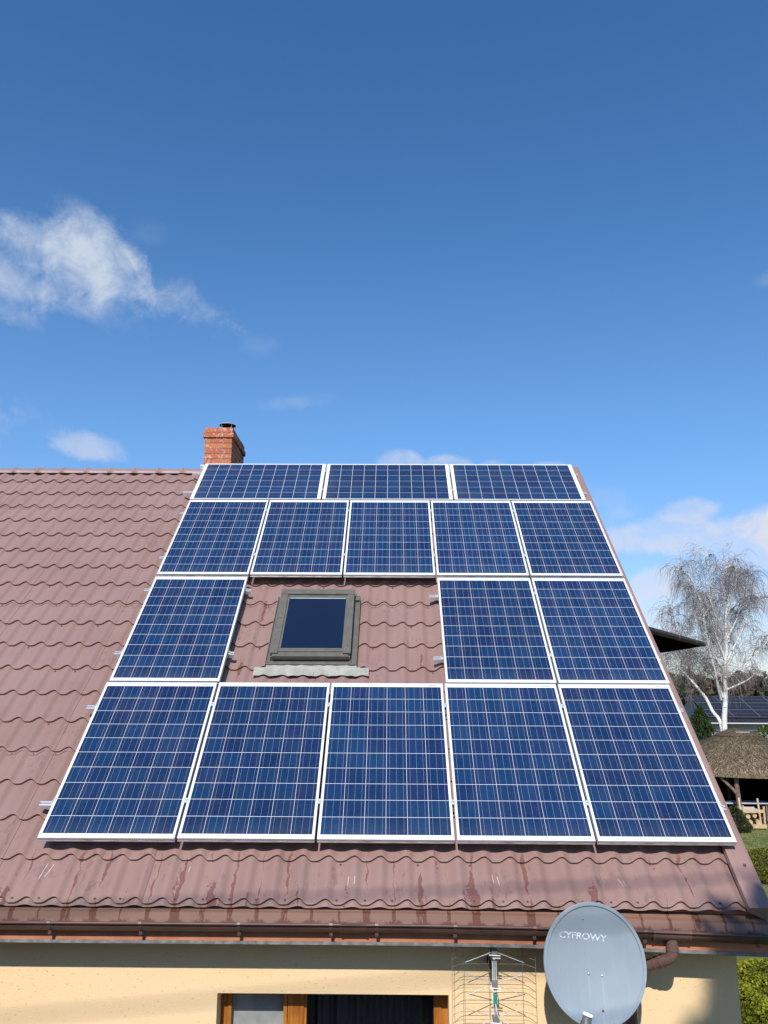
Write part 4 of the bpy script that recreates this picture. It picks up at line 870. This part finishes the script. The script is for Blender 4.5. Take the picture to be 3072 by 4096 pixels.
def droop(p, d, L, n_, r0, mesh, grav, jit):
    pts = [p]; d = d / np.linalg.norm(d)
    for k in range(n_):
        d = d + np.array([0, 0, -grav]) + rb.normal(0, jit, 3); d /= np.linalg.norm(d); pts.append(pts[-1] + d * L / n_)
    mesh.tube(pts, [r0 * (1 - .75 * k / n_) for k in range(n_ + 1)], 3, False); return pts
for si, (pth_, ra, rb_) in enumerate(stems):
    n_ = len(pth_); st0 = int(n_ * (.45 if si == 0 else .38 if si == 2 else .25))
    for k in range(st0, n_):
        f_ = (k - st0) / max(1, n_ - st0); m_ = 2 if si != 8 else 1
        for _ in range(m_):
            a = rb.uniform(0, 6.28); d0 = np.array([math.cos(a), math.sin(a) * .8 + .35, rb.uniform(.5, 1.4)]); L = rb.uniform(.6, 1.35) * (1.15 - .55 * f_) * (1. if si < 3 else .8)
            bp = droop(pth_[k] + (pth_[min(k + 1, n_ - 1)] - pth_[k]) * rb.random(), d0, L, 6, .016, br, .10, .16)
            for j in range(1, 7):
                for _2 in range(2):
                    a2 = rb.uniform(0, 6.28); dd = (bp[j] - bp[j - 1]); dd /= np.linalg.norm(dd); d2 = dd * .8 + np.array([math.cos(a2), math.sin(a2), rb.uniform(-.2, .6)]) * .7
                    tp_ = droop(bp[j], d2, rb.uniform(.5, 1.5), 7, .0075, tw, rb.uniform(.30, .55), .17)
                    if rb.random() < .35: droop(tp_[3], np.array([rb.normal(0, .4), rb.normal(0, .4), -.5]), rb.uniform(.4, 1.2), 4, .0065, tw, .5, .16)
tr.build('trunk', M_BIRCH, birch, 60); br.build('branches', M_TWIGP, birch); tw.build('twigs', M_TWIG, birch)

# ------------------------------------------------------------------ thatched garden shelter
GC = np.array([16.14, 26.8, 0]); gaz = thing('thatched_shelter', GC, 'round garden shelter with weathered reed roof and log posts', 'garden shelter')
q = MB(); pr = [(3.05, 1.57), (3.02, 1.66), (2.85, 1.82), (2.4, 2.10), (1.9, 2.36), (1.4, 2.62), (1.0, 2.78), (.72, 2.88)]
q.lathe(GC, pr, 64); q.lathe(GC, [(3.05, 1.57), (2.7, 1.66), (1.6, 2.2), (.6, 2.7)], 48); th_ = q.build('thatch', M_STRAW, gaz, smooth=50)
q = MB(); rg = np.random.default_rng(41); rs_ = [p[0] for p in pr[1:]][::-1]; zs_ = [p[1] for p in pr[1:]][::-1]
for i in range(15000):
    r = math.sqrt(rg.uniform(.55, 8.7)); a = rg.uniform(math.pi * .82, math.pi * 2.18); L = rg.uniform(.08, .26); r2 = r + L * .8; z = np.interp(r, rs_, zs_) + .012; z2 = np.interp(min(r2, 3.02), rs_, zs_) + .012 + rg.uniform(0, .035) - max(0, r2 - 3.02) * .7
    da = rg.normal(0, .06); c = rg.random(); q.t = mixc((.07, .052, .032), (.31, .245, .165), c * c * (1.2 if a > math.pi * 1.0 else 1)); w = .010
    p = GC + [r * math.cos(a), r * math.sin(a), z]; e = GC + [r2 * math.cos(a + da / r), r2 * math.sin(a + da / r), z2]; sd = np.array([-math.sin(a), math.cos(a), 0]) * w
    q.add([p - sd, p + sd, e + sd * .6, e - sd * .6], [(0, 1, 2, 3)])
q.build('reed_stalks', M_STRAWS, th_)
q = MB(); q.lathe(GC, [(.82, 2.80), (.84, 2.90), (.62, 3.02), (.32, 3.12), (0, 3.16)], 40); rg = np.random.default_rng(42); cap_ = q.build('ridge_cap', mat('old_thatch', rough=.9, spec=.1, build=mottled((.055, .038, .026), (.13, .095, .065), 14, 6, .8, 40)), gaz, smooth=50)
q = MB(); pc = GC + [-.28, -.46, 3.05]; q.box((pc[0] - .02, pc[1] - .15, pc[2] - .03), (pc[0] + .50, pc[1] + .14, pc[2] + .012)); q.build('slate_slab', M_LAMP, cap_)
px_ = 14.965; py_ = 24.35
posts = [(px_, py_)] + [(GC[0] + 2.55 * math.cos(a), GC[1] + 2.55 * math.sin(a)) for a in (R(310), R(10), R(80), R(150))]
for i, (x, y) in enumerate(posts):
    q = MB(); q.tube([(x + .03, y, 0), (x + .01, y, .7), (x - .02, y, 1.3), (x - .02, y, 1.75)], [.095, .088, .08, .08], 14); q.build('post', M_LOG, gaz, smooth=50)
q = MB(); q.tube([(px_ - .06, py_, 1.0), (px_ - .16, py_ + .02, 1.15), (px_ - .62, py_ + .1, 1.62)], [.05, .055, .05], 10); q.build('brace', M_LOG, gaz, smooth=50)
q = MB()  # near-black screen added to make the open shelter look deep in shade
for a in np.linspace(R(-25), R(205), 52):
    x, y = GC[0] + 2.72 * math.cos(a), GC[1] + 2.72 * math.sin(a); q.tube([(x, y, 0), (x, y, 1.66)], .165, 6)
q.build('dark_shade_screen', M_NSOF, gaz)
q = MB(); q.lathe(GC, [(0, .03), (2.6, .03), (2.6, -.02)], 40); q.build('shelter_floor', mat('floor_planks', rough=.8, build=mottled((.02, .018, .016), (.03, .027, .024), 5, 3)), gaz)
# garden table beneath
tb = thing('garden_table', (15.55, 25.1, 0), 'low grey garden table in the shade of the shelter', 'table')
q = MB(); q.box((14.55, 24.75, .60), (16.3, 25.45, .64)); q.build('tabletop', mat('grey_top', (.42, .45, .5), .35), tb)
for x in (14.7, 16.15):
    for y in (24.85, 25.35): q = MB(); q.box((x - .03, y - .03, 0), (x + .03, y + .03, .60)); q.build('leg', M_LOG, tb)
# timber trestle holding split logs
TY0, TY1 = 23.10, 23.75; X0 = atY(2975, 3280, TY0)[0]; X1 = atY(3058, 3280, TY0)[0]
zt_ = atY(2975, 3222, TY0)[2]
trs = thing('timber_trestle', ((X0 + X1) / 2, (TY0 + TY1) / 2, 0), 'pale timber firewood trestle standing on the lawn before the shelter', 'trestle')
for x, y, h in ((X0, TY0, zt_), (X1, TY0, zt_ - .02), (atY(2966, 3260, TY1)[0], TY1, zt_ + .17), (atY(3041, 3260, TY1)[0], TY1, zt_ + .15)):
    q = MB(); q.bar((x, y, 0), (x - (.03 if y == TY1 else 0), y + (.06 if y == TY1 else -.02), h), .055, .045, (0, 1, 0)); q.build('leg', M_PLANK, trs)
zr = atY(3000, 3245, TY0 - .03)[2]; zb_ = atY(3000, 3305, TY0 - .1)[2]
for y in (TY0 - .045, TY1 + .03): q = MB(); q.box((X0 - .02, y - .015, zr - .05), (X1 - .02, y + .015, zr + .055)); q.build('top_rail', M_PLANK, trs)
q = MB(); q.box((X0 + .10, TY0 - .16, zb_ - .06), (X1 - .0, TY0 - .12, zb_ + .06)); q.build('foot_board', M_PLANK, trs)
q = MB(); q.box((X0 - .02, TY0 - .03, .10), (X1, TY0 + .03, .15)); q.build('stretcher', M_PLANK, trs)
q = MB(); q.box((X0, TY0 + .05, zr + .0), (X1 - .05, TY1, zr + .02)); q.build('tray', mat('tray_pale', (.55, .57, .6), .5), trs)
for k, (fx_, z, r, lb) in enumerate(((.30, .40, .075, 'upper left split log lying in the timber trestle'), (.62, .43, .07, 'upper right split log lying in the timber trestle'), (.38, .215, .085, 'lower left split log lying in the timber trestle'), (.80, .20, .09, 'lower right pale log lying in the timber trestle'))):
    x = X0 + (X1 - X0) * fx_; q = MB(); q.tube([(x - .05, TY0 + .0, z), (x + .03, TY1, z + .01)], r, 10); tag(q.build('split_log', M_PLANK, None, 50), lb, 'log', 'split logs in the trestle')

# ------------------------------------------------------------------ neighbouring buildings
zN = CAM[2] + .85
an = thing('annex', (5.0, 9.5, 0), 'dark roofed annex whose overhanging eave shows behind the verge', 'building')
A1 = atZ(2606, 2527, zN + .05)[:2]; B0 = atZ(2803, 2576, zN + .05)[:2]; A0 = A1 + (A1 - B0) * .24; C0_ = atZ(2647, 2611, zN)[:2] + [.02, .0]; D0, F0_ = np.array([3.2, 12.2]), np.array([3.2, 6.2])
und = [A0, B0, C0_, D0, F0_]; cen = np.array([5.4, 9.3])
q = MB(); n = 5; q.add([(p[0], p[1], zN) for p in und], [(4, 3, 2, 1, 0)]); q.add([(p[0], p[1], zN) for p in und] + [(p[0], p[1], zN + .07) for p in und], [(i, (i + 1) % n, n + (i + 1) % n, n + i) for i in range(n)]); q.build('soffit', M_NSOF, an)
rfm = MB()
for k in range(9):
    f0, f1 = k / 9, (k + 1) / 9; zz0, zz1 = zN + .07 + .85 * f0, zN + .07 + .85 * f1; lo = [p + (cen - p) * f0 + (p - cen) * .012 for p in und]; hi = [p + (cen - p) * f1 for p in und]
    for i in range(n):
        j = (i + 1) % n; rfm.add([(*lo[i], zz0 + .03), (*lo[j], zz0 + .03), (*hi[j], zz1), (*hi[i], zz1), (*lo[i], zz0 - .01), (*lo[j], zz0 - .01)], [(0, 1, 2, 3), (4, 5, 1, 0)])
rfa = rfm.build('roof', M_NROOF, an)
q = MB(); dv = (B0 - A0) / np.linalg.norm(B0 - A0); nrm = np.array([dv[1], -dv[0]]); a = A0 + nrm * .04; b = B0 + nrm * .04 + dv * .03; q.tube([(*a, zN + .055), (*(a + (b - a) * .5), zN + .05), (*b, zN + .045)], .045, 14); ng = q.build('gutter', M_NGUT, an, smooth=50)
for f_ in (.52, .82): 
    p = a + (b - a) * f_; p2 = p + dv * .035; q = MB(); q.tube([(*p, zN + .05), (*p2, zN + .05)], .051, 14); q.build('gutter_bracket', M_PIPE, ng, smooth=50)
q = MB(); q.box((3.4, 8.2, 0), (5.9, 11.6, zN)); q.build('wall', M_FARWALL, an)
# far house with panels on its roof
fr_ = atD(2735, 2788, 58.); fe = atD(2900, 2892, 54.); fx0, fx1 = fr_[0], fr_[0] + 19.; yr, zr_, ye, ze = fr_[1], fr_[2], fe[1], fe[2]
fh = thing('far_house', ((fx0 + fx1) / 2, (ye + yr) / 2, 0), 'low grey house with long dark panel covered roof beyond the birch', 'house')
q = MB(); q.box((fx0 + .4, ye + .5, 0), (fx1 - .4, 2 * yr - ye - .5, ze + .05)); q.add([(fx0 + .4, ye + .4, ze), (fx0 + .4, 2 * yr - ye - .4, ze), (fx0 + .4, yr, zr_ - .1)], [(0, 1, 2)]); q.build('wall', M_FARWALL, fh)
q = MB(); q.add([(fx0, ye, ze), (fx1, ye, ze), (fx1, yr, zr_), (fx0, yr, zr_), (fx0, 2 * yr - ye, ze), (fx1, 2 * yr - ye, ze)], [(0, 1, 2, 3), (3, 2, 5, 4)])
for i in range(90): x = fx0 + 19. * i / 89; q.bar((x, ye, ze + .01), (x, yr, zr_ + .01), .05, .05)
q.build('roof', M_FARROOF, fh)
q = MB(); q.tube([(fx0, ye - .06, ze - .02), (fx1, ye - .06, ze - .02)], .04, 10); q.build('gutter', mat('far_gutter', (.55, .56, .58), .5), fh, smooth=50)
sd = np.array([0, yr - ye, zr_ - ze]); SLn = np.linalg.norm(sd); sd /= SLn; nr = np.array([0, -sd[2], sd[1]]); cnt = 0
ph_ = SLn * .27; proto2 = None
for r_ in range(3):
    for c_ in range(11):
        o_ = np.array([fx0 + .35 + c_ * 1.68, ye, ze]) + sd * (SLn * .155 + r_ * (ph_ + .02)) + nr * .10
        if proto2 is None:
            q = MB(); q.cur = 0; ux = np.array([1., 0, 0]); p = lambda a, b, h: ux * a + sd * b + nr * h
            q.add([p(.03, .03, .03), p(1.62, .03, .03), p(1.62, ph_ - .03, .03), p(.03, ph_ - .03, .03)], [(0, 1, 2, 3)]); q.cur = 1
            for a0, b0, a1, b1 in ((0, 0, 1.65, .03), (0, ph_ - .03, 1.65, ph_), (0, .045, .03, ph_ - .045), (1.62, .045, 1.65, ph_ - .045)) + tuple((.2 * k, .045, (.2 * k + .008), ph_ - .045) for k in range(1, 8)) + ((.03, ph_ / 2 - .012, 1.62, ph_ / 2 + .012),):
                cs = [p(a0, b0, .0), p(a1, b0, .0), p(a1, b1, .0), p(a0, b1, .0)] + [p(a0, b0, .033), p(a1, b0, .033), p(a1, b1, .033), p(a0, b1, .033)]
                q.add(cs, [(4, 5, 6, 7), (0, 1, 5, 4), (1, 2, 6, 5), (2, 3, 7, 6), (3, 0, 4, 7)])
            proto2 = q.build('dark_solar_panel', [M_FARPV, M_FARFR]); o2_ = proto2
        else: o2_ = proto2.copy(); COL.objects.link(o2_)
        o2_.location = tuple(o_); tag(o2_, 'one of the dark solar panels in rows on the low grey house roof', 'solar panel', 'dark solar panels on the far house roof')
# forest behind
q = MB(); rf = np.random.default_rng(61)
for i in range(330):
    x = rf.uniform(20, 190); y = rf.uniform(150, 205); H = rf.uniform(6.3, 8.6) * (1 + (y - 160) / 320); kind = rf.random(); base = np.array([x, y, 0.])
    if kind < .45: cdk, cl, pr_ = (.022, .035, .014), (.075, .09, .04), [(0, .3), (H * .3, 1.3), (H * .7, 1.9), (H * .9, 1.2), (H, .2)]
    elif kind < .85: cdk, cl, pr_ = (.06, .045, .028), (.15, .115, .07), [(0, .3), (H * .25, 1.2), (H * .6, 2.0), (H * .85, 1.4), (H * .95, .3)]
    else: cdk, cl, pr_ = (.03, .045, .016), (.09, .105, .04), [(0, 1.), (H * .3, 1.5), (H * .8, .7), (H * 1.05, .1)]
    spray_crown(q, pr_, base, 150, 1.5, cdk, cl, 1000 + i, up=.3, asp=.55, inner=.5)
tag(q.build('forest', M_LEAF), 'brown green pine and birch forest edge on the horizon', 'forest', kind='stuff')

for o in bpy.data.objects:
    if '_o' in o: del o['_o']
